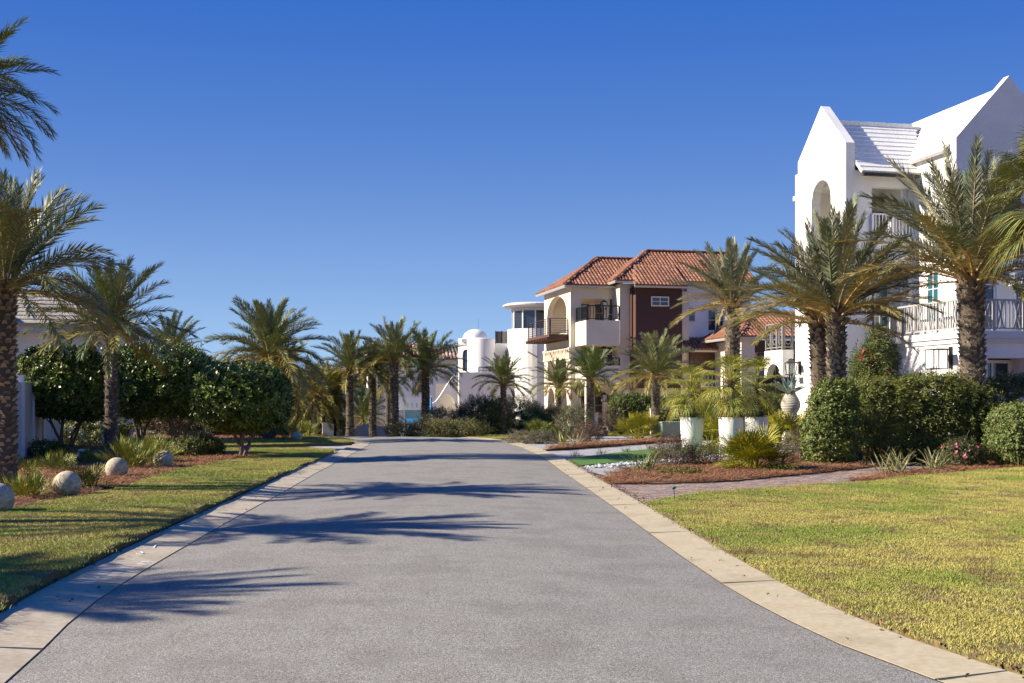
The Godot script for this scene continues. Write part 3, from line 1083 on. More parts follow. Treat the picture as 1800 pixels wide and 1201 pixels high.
func white_house() -> void:
	var h := thing("white_house", "tall white stucco house with pointed gables and white tiled roofs behind the hedge", "house", Vector3(13.42, 0, -48.0), deg_to_rad(13.0))
	var ws: Material = M["white_stucco"]
	# tower wing: u 0..2.15, w 0..-4.1, gable wall facing the street
	var g := func(x: float) -> float: return 12.1 + (2.1 - absf(x - 2.1)) * 0.93 if x > 0.05 and x < 4.15 else 12.1
	var st := begin()
	wall(st, facing(Vector3(0, 0, -4.2), -90), 0, 4.2, 0, 12.1, 0.4, [[1.25, 2.95, 8.3, 10.95, 0.85], [1.5, 2.9, 4.4, 6.6, 0.0]], g)
	part("gable_wall", mesh_of(st), ws, h)
	st = begin()
	wall(st, facing(Vector3(0.02, 0, -4.6), -90), 0.1, 0.4, 0, 11.6, 0.3)
	part("buttress", mesh_of(st), ws, h)
	# front wall of the wing with the top floor loggia
	st = begin()
	wall(st, facing(Vector3(0.4, 0, 0), 0), 0, 2.6, 0, 11.0, 0.35, [[0.75, 2.55, 8.3, 10.35, 0.0], [0.75, 2.4, 4.4, 7.2, 0.0]])
	part("front_wall", mesh_of(st), ws, h)
	st = begin()
	box(st, Vector3(0.41, 0, -4.6), Vector3(8.8, 10.9, -4.2))
	box(st, Vector3(2.66, 0, -4.19), Vector3(2.99, 10.74, -0.36))
	box(st, Vector3(0.41, 8.26, -1.9), Vector3(2.655, 10.74, -1.7))
	box(st, Vector3(0.41, 7.8, -4.19), Vector3(2.655, 8.25, -0.36))
	box(st, Vector3(0.41, 4.0, -4.19), Vector3(2.655, 4.35, -0.36))
	box(st, Vector3(0.41, 10.75, -4.19), Vector3(3.0, 10.95, -0.36))
	part("inner_wall", mesh_of(st), ws, h)
	window(h, "loggia_door", facing(Vector3(1.55, 8.3, -1.68), 0), 1.1, 1.95, 2, 3, M["brown_wood"], M["glass"])
	window(h, "balcony_door", facing(Vector3(1.2, 4.4, -1.0), 0), 1.3, 2.4, 2, 3, M["white_paint"], M["teal_glass"])
	railing(h, Vector3(1.15, 8.25, 0.05), Vector3(2.95, 8.25, 0.05), 1.0, 0.14, "white_paint", "bars", 3)
	lantern(h, Vector3(1.15, 9.55, -1.65), 0.6, "dark_metal", Vector3(0, 0, 1))
	# steep roof of the wing in stepped courses
	var e := Vector3(1, 0, 0)
	var ro := Vector3(0.4, 10.85, 0.55)
	var top := Vector3(0.4, 13.35, -2.05)
	var sl := (top - ro).normalized()
	roof_courses(h, ro, e, sl, func(y): return [0.0, 2.75 + y * 0.35], ro.distance_to(top), 11, "white_roof")
	var back := Vector3(0.4, 10.85, -4.7)
	roof_courses(h, back, e, (top - back).normalized(), func(y): return [0.0, 4.6], back.distance_to(top), 10, "white_roof")
	st = begin()
	for i in 9:
		box(st, Vector3(0.4 + i * 0.42, 13.3, -2.17), Vector3(0.4 + i * 0.42 + 0.41, 13.46 + 0.01 * (i % 3), -1.93))
	part("ridge_cap", mesh_of(st), M["white_roof"], h)
	st = begin()
	box(st, Vector3(0.45, 10.68, 0.5), Vector3(2.9, 10.8, 0.62))
	part("gutter", mesh_of(st), M["dark_trim"], h)
	st = begin()
	box(st, Vector3(0.03, 10.5, -4.75), Vector3(0.42, 10.7, -4.21))
	part("eave_return", mesh_of(st), M["white_roof"], h)
	# main block: u 3..8.8, front gable at w 3
	var g2 := func(x: float) -> float: return 11.8 + maxf(0.0, 2.3 - absf(x - 2.3)) * 1.09 if x < 4.6 else 11.8
	st = begin()
	wall(st, facing(Vector3(3.0, 4.3, 3.0), 0), 0, 4.6, 0, 7.5, 0.35, [[0.75, 1.75, 0.1, 2.5, 0.0], [2.6, 3.6, 0.1, 2.5, 0.0], [1.6, 3.0, 4.2, 6.4, 0.7]], func(x): return g2.call(x) - 4.3)
	part("gable_wall", mesh_of(st), ws, h)
	st = begin()
	wall(st, facing(Vector3(3.0, 4.3, -0.02), -90), 0, 2.67, 0, 7.5, 0.35, [[1.0, 1.85, 0.5, 2.5, 0.0]])
	part("side_wall", mesh_of(st), ws, h)
	st = begin()
	box(st, Vector3(7.6, 0, -4.2), Vector3(8.8, 11.0, 2.6))
	box(st, Vector3(3.4, 7.0, -4.2), Vector3(7.6, 7.2, 2.6))
	box(st, Vector3(3.4, 4.1, -4.2), Vector3(7.6, 4.3, 2.6))
	part("rear_wall", mesh_of(st), ws, h)
	window(h, "side_window", facing(Vector3(3.04, 4.8, 0.98), -90), 0.85, 2.0, 2, 3, M["white_paint"], M["teal_glass"])
	window(h, "terrace_door", facing(Vector3(3.75, 4.4, 2.9), 0), 1.0, 2.4, 2, 4, M["white_paint"], M["glass"])
	window(h, "terrace_door", facing(Vector3(5.6, 4.4, 2.9), 0), 1.0, 2.4, 2, 4, M["white_paint"], M["glass"])
	window(h, "gable_window", facing(Vector3(4.6, 8.5, 2.85), 0), 1.4, 2.2, 2, 4, M["white_paint"], M["glass"])
	lantern(h, Vector3(5.25, 6.4, 3.02), 0.8, "pale_grey_paint", Vector3(0, 0, 1))
	# main roof behind the gable parapet, ridge running back
	var eo := Vector3(2.75, 11.35, 2.6)
	var rt := Vector3(5.3, 13.95, 2.6)
	roof_courses(h, eo, Vector3(0, 0, -1), (rt - eo).normalized(), func(y): return [0.0, 6.9], eo.distance_to(rt), 12, "white_roof")
	var eo2 := Vector3(7.85, 11.35, 2.6)
	roof_courses(h, eo2, Vector3(0, 0, -1), (rt - eo2).normalized(), func(y): return [0.0, 6.9], eo2.distance_to(rt), 12, "white_roof")
	# garage block with the terrace on top: u 2.15..8.8, w -0.3..4.6
	st = begin()
	wall(st, facing(Vector3(2.15, 0, -0.01), -90), 0, 4.61, 0, 4.0, 0.35, [[2.6, 3.05, 1.75, 3.05, 0.0]])
	part("garage_side_wall", mesh_of(st), ws, h)
	st = begin()
	wall(st, facing(Vector3(2.5, 0, 4.6), 0), 0, 6.3, 0, 4.0, 0.9, [[0.75, 2.35, 0, 3.3, 0.0], [3.2, 5.6, 0, 3.3, 0.0]])
	part("garage_front_wall", mesh_of(st), ws, h)
	st = begin()
	box(st, Vector3(2.16, 0, 3.69), Vector3(2.5, 3.99, 4.595))
	part("corner_pier", mesh_of(st), M["pale_grey_paint"], h)
	for k in 2:
		var x0: float = [3.25, 5.7][k]
		var w: float = [1.6, 2.4][k]
		st = begin()
		box(st, Vector3(x0, 0, 3.66), Vector3(x0 + w, 1.9, 3.72))
		var d := part("garage_door", mesh_of(st), M["white_paint"], h)
		for i in int(w / 0.2):
			var s := begin()
			box(s, Vector3(x0 + 0.06 + i * 0.2, 0.1, 3.722), Vector3(x0 + 0.235 + i * 0.2, 1.75, 3.735))
			part("door_board", mesh_of(s), M["white_paint"], d)
		window(h, "door_light", facing(Vector3(x0, 1.9, 3.72), 0), w, 1.35, 2, 1, M["white_paint"], M["glass"], 0.12)
	st = begin()
	box(st, Vector3(2.03, 4.02, -0.1), Vector3(8.9, 4.28, 4.74))
	box(st, Vector3(2.09, 3.84, -0.1), Vector3(8.85, 4.017, 4.68))
	part("terrace_slab", mesh_of(st), M["pale_grey_paint"], h)
	railing(h, Vector3(2.12, 4.3, 0.05), Vector3(2.12, 4.3, 4.62), 1.15, 0.155, "rail_grey", "cross", 4)
	railing(h, Vector3(2.2, 4.3, 4.64), Vector3(4.75, 4.3, 4.64), 1.15, 0.155, "rail_grey", "cross", 3)
	railing(h, Vector3(4.9, 4.3, 4.64), Vector3(8.7, 4.3, 4.64), 1.15, 0.155, "rail_grey", "cross", 4)
	lantern(h, Vector3(2.14, 3.2, 0.25), 1.1, "dark_metal", Vector3(-1, 0, 0), true)
	lantern(h, Vector3(2.14, 3.25, 4.0), 1.1, "dark_metal", Vector3(-1, 0, 0), true)
	st = begin()
	box(st, Vector3(2.08, 1.75, 2.6), Vector3(2.14, 3.05, 2.66))
	box(st, Vector3(2.08, 1.75, 2.99), Vector3(2.14, 3.05, 3.05))
	box(st, Vector3(2.08, 2.99, 2.66), Vector3(2.14, 3.05, 2.99))
	box(st, Vector3(2.08, 1.75, 2.66), Vector3(2.14, 1.81, 2.99))
	var v := part("louvre_vent", mesh_of(st), M["white_paint"], h)
	for i in 14:
		var s := begin()
		box(s, Vector3(-0.03, -0.004, 0), Vector3(0.03, 0.004, 0.33), Transform3D(Basis(Vector3(0, 0, 1), 0.6), Vector3(2.14, 1.86 + i * 0.083, 2.66)))
		part("slat", mesh_of(s), M["white_paint"], v)
	# small scroll balconies on the wing
	st = begin()
	box(st, Vector3(1.1, 4.0, 0.0), Vector3(2.1, 4.25, 0.75))
	part("balcony_slab", mesh_of(st), ws, h)
	railing(h, Vector3(1.12, 4.27, 0.72), Vector3(2.08, 4.27, 0.72), 1.05, 0.25, "grey_paint", "scroll", 3)
	st = begin()
	box(st, Vector3(-0.55, 3.55, -6.4), Vector3(0.0, 3.95, -4.6))
	wall(st, facing(Vector3(-0.55, 2.75, -6.4), -90), 0.0, 1.8, 0, 0.795, 0.3, [[0.2, 1.6, 0, 0.6, 0.58]])
	part("balcony_slab", mesh_of(st), ws, h)
	railing(h, Vector3(-0.5, 3.97, -6.3), Vector3(-0.5, 3.97, -4.65), 1.15, 0.3, "grey_paint", "scroll", 4)
	railing(h, Vector3(-0.45, 3.97, -4.65), Vector3(-0.05, 3.97, -4.65), 1.15, 0.2, "grey_paint", "scroll", 2)
	lantern(h, Vector3(-0.02, 3.1, -3.95), 0.75, "dark_metal", Vector3(-1, 0, 0))
	lantern(h, Vector3(-0.02, 3.15, -0.55), 0.8, "dark_metal", Vector3(-1, 0, 0))


func cream_house() -> void:
	var h := thing("cream_house", "three storey cream house with red barrel tile roofs, arches and a dark brown bay", "house", Vector3(3.92, 0, -80.0), deg_to_rad(13.0))
	var cs: Material = M["cream_stucco"]
	var st := begin()
	# wing A, street side wall (7 m) with arches
	wall(st, facing(Vector3(0, 0, -7), -90), 0, 7.0, 0, 9.4, 0.4, [[1.0, 2.9, 0, 2.6, 0.9], [4.4, 6.1, 0, 2.6, 0.9], [0.8, 6.0, 6.35, 9.0, 1.3], [1.0, 2.7, 3.1, 4.5, 0], [4.0, 5.9, 3.1, 4.5, 0]])
	part("street_wall", mesh_of(st), cs, h)
	st = begin()
	wall(st, facing(Vector3(0.4, 0, 0), 0), 0, 2.9, 0, 9.4, 0.4, [[0.3, 1.95, 0, 2.4, 0], [0.3, 1.95, 3.3, 5.4, 0], [0.3, 1.95, 6.4, 8.6, 0]])
	part("front_wall", mesh_of(st), cs, h)
	st = begin()
	box(st, Vector3(0.4, 0, -6.9), Vector3(10.5, 9.3, -6.6))
	box(st, Vector3(1.2, 0, -2.4), Vector3(3.2, 9.3, -2.2))
	box(st, Vector3(0.41, 6.1, -6.6), Vector3(3.2, 6.36, -0.41))
	box(st, Vector3(0.41, 2.9, -6.6), Vector3(3.2, 3.14, -0.41))
	box(st, Vector3(0.41, 9.1, -6.6), Vector3(3.2, 9.3, -0.41))
	part("inner_wall", mesh_of(st), cs, h)
	for f in 3:
		window(h, "loggia_door", facing(Vector3(1.3, [0.0, 3.15, 6.38][f], -2.18), 0), 0.75, 2.1, 1, 3, M["cream_paint"], M["glass"])
		window(h, "loggia_door", facing(Vector3(2.3, [0.0, 3.15, 6.38][f], -2.18), 0), 0.75, 2.1, 1, 3, M["cream_paint"], M["glass"])
		window(h, "side_door", facing(Vector3(2.48, [0.0, 3.2, 6.45][f], 0.03), 0), 0.5, 2.2, 1, 4, M["cream_paint"], M["glass"])
		lantern(h, Vector3(2.2, [1.9, 5.0, 8.1][f], 0.05), 0.7, "dark_metal", Vector3(0, 0, 1))
	# solid balconies
	for f in 2:
		var y: float = [2.85, 5.35][f]
		var y1: float = [4.0, 6.95][f]
		st = begin()
		box(st, Vector3(0.32, y, 0.005), Vector3(0.5, y1, 2.6))
		box(st, Vector3(0.5, y, 2.42), Vector3(2.6, y1, 2.6))
		box(st, Vector3(0.5, y, 0.005), Vector3(2.6, y + 0.25, 2.42))
		part("balcony", mesh_of(st), cs, h)
		railing(h, Vector3(0.4, y1 + 0.01, 2.5), Vector3(2.6, y1 + 0.01, 2.5), 0.5 if f == 0 else 0.95, 0.2, "dark_metal", "bars", 3)
		railing(h, Vector3(0.4, y1 + 0.01, 0.1), Vector3(0.4, y1 + 0.01, 2.5), 0.5 if f == 0 else 0.95, 0.2, "dark_metal", "bars", 3)
	st = begin()
	box(st, Vector3(0.32, 0, 2.25), Vector3(0.65, 2.84, 2.58))
	part("porch_pier", mesh_of(st), cs, h)
	# timber balcony on brackets, street side
	st = begin()
	box(st, Vector3(-1.35, 6.0, -6.6), Vector3(-0.01, 6.2, -0.5))
	var tb := part("timber_balcony", mesh_of(st), M["brown_wood"], h)
	for i in 14:
		var s := begin()
		box(s, Vector3(-1.5, 5.8, -6.5 + i * 0.45), Vector3(-0.01, 5.99, -6.38 + i * 0.45))
		part("joist", mesh_of(s), M["brown_wood"], tb)
	railing(h, Vector3(-1.3, 6.2, -6.5), Vector3(-1.3, 6.2, -0.55), 1.05, 0.5, "dark_metal", "iron", 6)
	railing(h, Vector3(-1.25, 6.2, -0.55), Vector3(-0.05, 6.2, -0.55), 1.05, 0.5, "dark_metal", "iron", 2)
	st = begin()
	box(st, Vector3(-0.12, 5.15, -7.0), Vector3(-0.005, 5.3, 0.0))
	box(st, Vector3(-0.1, 4.55, -7.0), Vector3(-0.005, 4.65, 0.0))
	var band := part("dentil_band", mesh_of(st), cs, h)
	for i in 22:
		var s := begin()
		box(s, Vector3(-0.1, 4.66, -6.9 + i * 0.32), Vector3(-0.006, 5.14, -6.76 + i * 0.32))
		part("dentil", mesh_of(s), cs, band)
	# wing B
	st = begin()
	wall(st, facing(Vector3(3.0, 0, 1.4), 0), 0, 9.0, 0, 9.5, 0.35)
	box(st, Vector3(3.0, 0, 0.01), Vector3(3.35, 9.49, 1.04))
	part("front_wall", mesh_of(st), cs, h)
	# brown shingled bay
	st = begin()
	box(st, Vector3(3.82, 2.55, 1.41), Vector3(7.05, 9.3, 2.3))
	var bay := part("brown_bay", mesh_of(st), M["brown_wood"], h)
	st = begin()
	for i in 45:
		var y := 2.56 + i * 0.15
		var x := 3.82
		while x < 7.05:
			var w := minf(rng.randf_range(0.16, 0.3), 7.05 - x)
			quad(st, Vector3(x, y, 2.33), Vector3(x + w - 0.012, y, 2.33), Vector3(x + w - 0.012, y + 0.155, 2.304), Vector3(x, y + 0.155, 2.304))
			quad(st, Vector3(x, y, 2.302), Vector3(x + w - 0.012, y, 2.302), Vector3(x + w - 0.012, y, 2.33), Vector3(x, y, 2.33))
			x += w
		quad(st, Vector3(3.79, y, 1.42), Vector3(3.79, y, 2.33), Vector3(3.816, y + 0.155, 2.31), Vector3(3.816, y + 0.155, 1.42))
	part("shingle", mesh_of(st), M["brown_wood"], bay, Transform3D.IDENTITY, "stuff")
	st = begin()
	box(st, Vector3(3.7, 2.4, 1.41), Vector3(3.9, 9.2, 1.75))
	part("brown_trim", mesh_of(st), M["brown_wood"], h)
	window(h, "bay_window", facing(Vector3(4.85, 7.95, 2.36), 0), 1.25, 0.65, 2, 2, M["cream_paint"], M["glass"], 0.08)
	window(h, "bay_window", facing(Vector3(5.6, 4.6, 2.36), 0), 1.0, 0.75, 2, 2, M["cream_paint"], M["glass"], 0.08)
	# wall to the side of the bay with windows
	st = begin()
	box(st, Vector3(7.06, 0, 1.41), Vector3(7.65, 9.0, 2.0))
	part("pilaster", mesh_of(st), cs, h)
	st = begin()
	wall(st, facing(Vector3(7.65, 5.6, 1.6), 0), 0, 4.6, 0, 4.0, 0.3)
	part("upper_wall", mesh_of(st), M["white_stucco"], h)
	window(h, "upper_window", facing(Vector3(7.7, 7.0, 1.64), 0), 0.55, 1.0, 1, 2, M["cream_paint"], M["glass"])
	window(h, "upper_window", facing(Vector3(9.1, 6.4, 1.64), 0), 1.2, 1.5, 2, 2, M["white_paint"], M["glass"])
	st = begin()
	box(st, Vector3(7.66, 0.0, 1.41), Vector3(11.3, 5.0, 2.2))
	part("brown_wall", mesh_of(st), M["brown_wood"], h)
	window(h, "ground_window", facing(Vector3(8.4, 2.6, 2.24), 0), 2.4, 1.15, 3, 1, M["cream_paint"], M["glass"], 0.09)
	# lower side wing with hip roof
	st = begin()
	box(st, Vector3(8.75, 0, 7.0), Vector3(9.65, 5.55, 8.0))
	part("pilaster", mesh_of(st), cs, h)
	st = begin()
	box(st, Vector3(9.4, 0, 2.21), Vector3(16.5, 5.55, 6.9))
	part("side_wing", mesh_of(st), cs, h)
	st = begin()
	box(st, Vector3(9.66, 4.75, 7.5), Vector3(16.5, 5.5, 7.9))
	box(st, Vector3(11.6, 0, 6.91), Vector3(16.5, 4.7, 7.1))
	part("brown_screen", mesh_of(st), M["brown_wood"], h)
	window(h, "garden_door", facing(Vector3(10.35, 2.1, 6.96), 0), 1.15, 2.6, 2, 3, M["brown_wood"], M["glass"])
	# tile roofs
	var xs := []
	var cc := []
	var base := Color(0.235, 0.102, 0.058)
	var up30 := func(dir: Vector3, rise: float, run: float) -> Vector3: return (dir * run + Vector3(0, rise, 0)).normalized()
	# wing A: eave at 9.45, ridge 11.7 at w -3.5 from u 2.6
	var ra := 2.25
	tiled(h, Vector3(-0.55, 9.4, 0.5), Vector3(1, 0, 0), up30.call(Vector3(0, 0, -1), ra, 4.0), [Vector2(0, 0), Vector2(3.6, 0), Vector2(5.2, 1.9), Vector2(7.0, 4.59), Vector2(3.4, 4.59)], xs, cc, base)
	tiled(h, Vector3(-0.55, 9.4, -7.5), Vector3(0, 0, 1), up30.call(Vector3(1, 0, 0), ra, 3.4), [Vector2(0, 0), Vector2(8.0, 0), Vector2(4.0, 4.08)], xs, cc, base)
	ridge_caps(Vector3(-0.55, 9.45, 0.5), Vector3(2.85, 11.72, -3.5), xs, cc, base)
	ridge_caps(Vector3(2.85, 11.72, -3.5), Vector3(6.5, 11.72, -3.5), xs, cc, base)
	# wing B: eave at 9.6, ridge 12.15 at w -1.9 from u 6.1
	var rb := 2.45
	tiled(h, Vector3(2.45, 9.6, 2.1), Vector3(1, 0, 0), up30.call(Vector3(0, 0, -1), rb, 4.0), [Vector2(0, 0), Vector2(10.2, 0), Vector2(10.2, 4.69), Vector2(3.6, 4.69)], xs, cc, base)
	tiled(h, Vector3(2.45, 9.6, -6.0), Vector3(0, 0, 1), up30.call(Vector3(1, 0, 0), rb, 3.6), [Vector2(0, 0), Vector2(8.1, 0), Vector2(4.05, 4.35)], xs, cc, base)
	ridge_caps(Vector3(2.45, 9.65, 2.1), Vector3(6.05, 12.1, -1.9), xs, cc, base)
	ridge_caps(Vector3(6.05, 12.12, -1.9), Vector3(12.6, 12.12, -1.9), xs, cc, base)
	# bay roof skirt, mid band and side wing
	tiled(h, Vector3(3.55, 9.25, 2.85), Vector3(1, 0, 0), up30.call(Vector3(0, 0, -1), 1.6, 2.6), [Vector2(0, 0), Vector2(3.7, 0), Vector2(3.7, 2.9), Vector2(0.9, 2.9)], xs, cc, base)
	tiled(h, Vector3(7.2, 5.05, 2.9), Vector3(1, 0, 0), up30.call(Vector3(0, 0, -1), 0.85, 1.3), [Vector2(0, 0), Vector2(4.5, 0), Vector2(4.5, 1.5), Vector2(0, 1.5)], xs, cc, base)
	tiled(h, Vector3(8.35, 5.65, 8.5), Vector3(1, 0, 0), up30.call(Vector3(0, 0, -1), 1.75, 3.4), [Vector2(0, 0), Vector2(8.4, 0), Vector2(8.4, 3.82), Vector2(2.5, 3.82)], xs, cc, base)
	tiled(h, Vector3(8.35, 5.65, 1.7), Vector3(0, 0, 1), up30.call(Vector3(1, 0, 0), 1.75, 2.5), [Vector2(0, 0), Vector2(6.8, 0), Vector2(3.4, 3.05)], xs, cc, base)
	ridge_caps(Vector3(8.35, 5.7, 8.5), Vector3(10.85, 7.45, 5.1), xs, cc, base)
	# little gate roof near the white house
	tiled(h, Vector3(13.2, 3.0, 13.0), Vector3(1, 0, 0), up30.call(Vector3(0, 0, -1), 0.5, 0.9), [Vector2(0, 0), Vector2(3.0, 0), Vector2(3.0, 1.0), Vector2(0, 1.0)], xs, cc, base)
	st = begin()
	box(st, Vector3(13.4, 0, 12.0), Vector3(16.2, 2.9, 12.6))
	part("gate_wall", mesh_of(st), M["brown_wood"], h)
	multi("barrel_tile", barrel_tile(), M["roof_tile"], h, xs, cc)


func dome_house() -> void:
	var h := thing("dome_house", "rounded white stucco house with a dome, curved tower and glass lookout", "house", Vector3(0, -1.1, -95.0), 0.0)
	var ws: Material = M["white_stucco"]
	# square block at the street end with arched windows
	var st := begin()
	wall(st, facing(Vector3(-3.62, 0, -3.2), -105), 0, 2.7, 0, 7.8, 0.3)
	wall(st, facing(Vector3(-4.31, 0, -0.58), -28), 0, 1.7, 0, 7.8, 0.3, [[0.4, 1.05, 5.2, 6.9, 0.33]])
	box(st, Vector3(-4.0, 7.5, -3.0), Vector3(-2.6, 7.75, -0.2))
	part("block_wall", mesh_of(st), ws, h)
	window(h, "arched_window", facing(Vector3(-4.31, 5.2, -0.58) + Vector3(0.353, 0, 0.188) + Vector3(0.047, 0, -0.088), -28), 0.65, 1.7, 1, 1, M["dark_trim"], M["glass"], 0.06, true)
	# round tower with dome
	st = begin(true)
	lathe(st, [Vector2(1.12, 0), Vector2(1.12, 7.72), Vector2(1.06, 7.8), Vector2(0.01, 7.82)], 32)
	var rt := part("round_tower", mesh_of(st), ws, h, Transform3D(Basis.IDENTITY, Vector3(-2.48, 0, -0.6)))
	st = begin(true)
	var prof := []
	for i in 9:
		var a := PI / 2 * i / 8.0
		prof.append(Vector2(maxf(0.001, cos(a) * 1.02), 7.75 + sin(a) * 0.82))
	lathe(st, prof, 28)
	part("dome", mesh_of(st), ws, h, Transform3D(Basis.IDENTITY, Vector3(-2.95, 0, -1.0)))
	st = begin()
	tube(st, [Vector3(-2.7, 8.6, -0.6), Vector3(-2.7, 9.4, -0.6)], [0.012, 0.008], 4)
	part("lightning_rod", mesh_of(st), M["dark_metal"], h)
	# curved main body
	st = begin()
	lathe(st, [Vector2(2.3, 0), Vector2(2.3, 8.48), Vector2(2.0, 8.48), Vector2(2.0, 8.1)], 40)
	part("curved_wall", mesh_of(st), ws, h, Transform3D(Basis.IDENTITY, Vector3(1.95, 0, -0.4)))
	st = begin()
	wall(st, facing(Vector3(-1.6, 0, -0.9), 13), 0, 2.6, 0, 7.4, 0.3, [[1.1, 2.2, 3.9, 5.6, 0.5]])
	box(st, Vector3(-1.6, 7.0, -6), Vector3(4.5, 7.3, -1.5))
	part("link_wall", mesh_of(st), ws, h)
	window(h, "arched_window", facing(Vector3(-0.55, 3.9, -1.3), 13), 1.1, 1.7, 2, 1, M["dark_trim"], M["glass"], 0.06, true)
	# dark glass deck rail
	st = begin()
	box(st, Vector3(0, 0, -0.015), Vector3(1.7, 0.95, 0.015), facing(Vector3(-1.35, 7.45, -1.1), 10))
	part("deck_glass", mesh_of(st), M["glass"], h)
	for i in 4:
		var s := begin()
		box(s, Vector3(-1.35 + i * 0.5, 7.4, -1.08 - i * 0.08), Vector3(-1.3 + i * 0.5, 8.45, -1.03 - i * 0.08))
		part("deck_post", mesh_of(s), M["dark_metal"], h)
	# glass lookout with disc roof
	var c := Vector3(1.85, 0, -1.2)
	st = begin()
	lathe(st, [Vector2(1.85, 7.9), Vector2(1.85, 8.2), Vector2(1.75, 8.2)], 36)
	lathe(st, [Vector2(1.8, 9.98), Vector2(1.9, 9.98), Vector2(1.9, 10.2), Vector2(1.8, 10.2)], 36)
	var lk := part("lookout", mesh_of(st), M["pale_grey_paint"], h, Transform3D(Basis.IDENTITY, c))
	for i in 11:
		var a := TAU * i / 11.0
		var s := begin()
		box(s, Vector3(-0.05, 8.2, 1.76), Vector3(0.05, 9.98, 1.88), Transform3D(Basis(Vector3.UP, a), Vector3.ZERO))
		part("mullion", mesh_of(s), M["white_paint"], lk)
		s = begin()
		var b := TAU * (i + 1) / 11.0
		quad(s, Vector3(sin(a) * 1.8, 8.2, cos(a) * 1.8), Vector3(sin(b) * 1.8, 8.2, cos(b) * 1.8), Vector3(sin(b) * 1.8, 9.98, cos(b) * 1.8), Vector3(sin(a) * 1.8, 9.98, cos(a) * 1.8))
		part("pane", mesh_of(s), M["glass"], lk)
	st = begin()
	lathe(st, [Vector2(0.01, 10.2), Vector2(2.35, 10.22), Vector2(2.6, 10.38), Vector2(2.6, 10.48), Vector2(2.3, 10.6), Vector2(0.01, 10.72)], 40)
	part("disc_roof", mesh_of(st), M["pale_grey_paint"], h, Transform3D(Basis.IDENTITY, c))
	# lower front block
	st = begin()
	wall(st, facing(Vector3(-4.15, 0, 1.4), 4), 0, 7.4, 0, 5.05, 0.4)
	box(st, Vector3(-4.1, 4.4, -1.0), Vector3(3.2, 4.6, 1.0))
	part("front_wall", mesh_of(st), ws, h)
	railing(h, Vector3(-2.6, 5.06, 1.1), Vector3(-0.9, 5.06, 1.0), 0.4, 0.12, "dark_metal", "bars", 3)
	st = begin()
	box(st, Vector3(0, 0, 0), Vector3(0.9, 0.06, 0.9), Transform3D(Basis(Vector3(0, 0, 1), -0.5), Vector3(1.2, 6.6, 1.6)))
	part("awning", mesh_of(st), M["grey_paint"], h)
	# curved entrance wall with a deep arch
	st = begin()
	wall(st, facing(Vector3(-6.6, 0, 0.5), 10), 0, 2.3, 0, 4.9, 0.5, [[0.75, 2.2, 0, 3.4, 1.3]], func(x): return 2.6 + 2.3 * smoothstep(0.2, 2.3, x))
	part("entrance_wall", mesh_of(st), ws, h)
	st = begin()
	box(st, Vector3(-6.2, 0, -2.2), Vector3(-4.2, 4.2, -2.0))
	part("entrance_back", mesh_of(st), M["beige_cloth"], h)


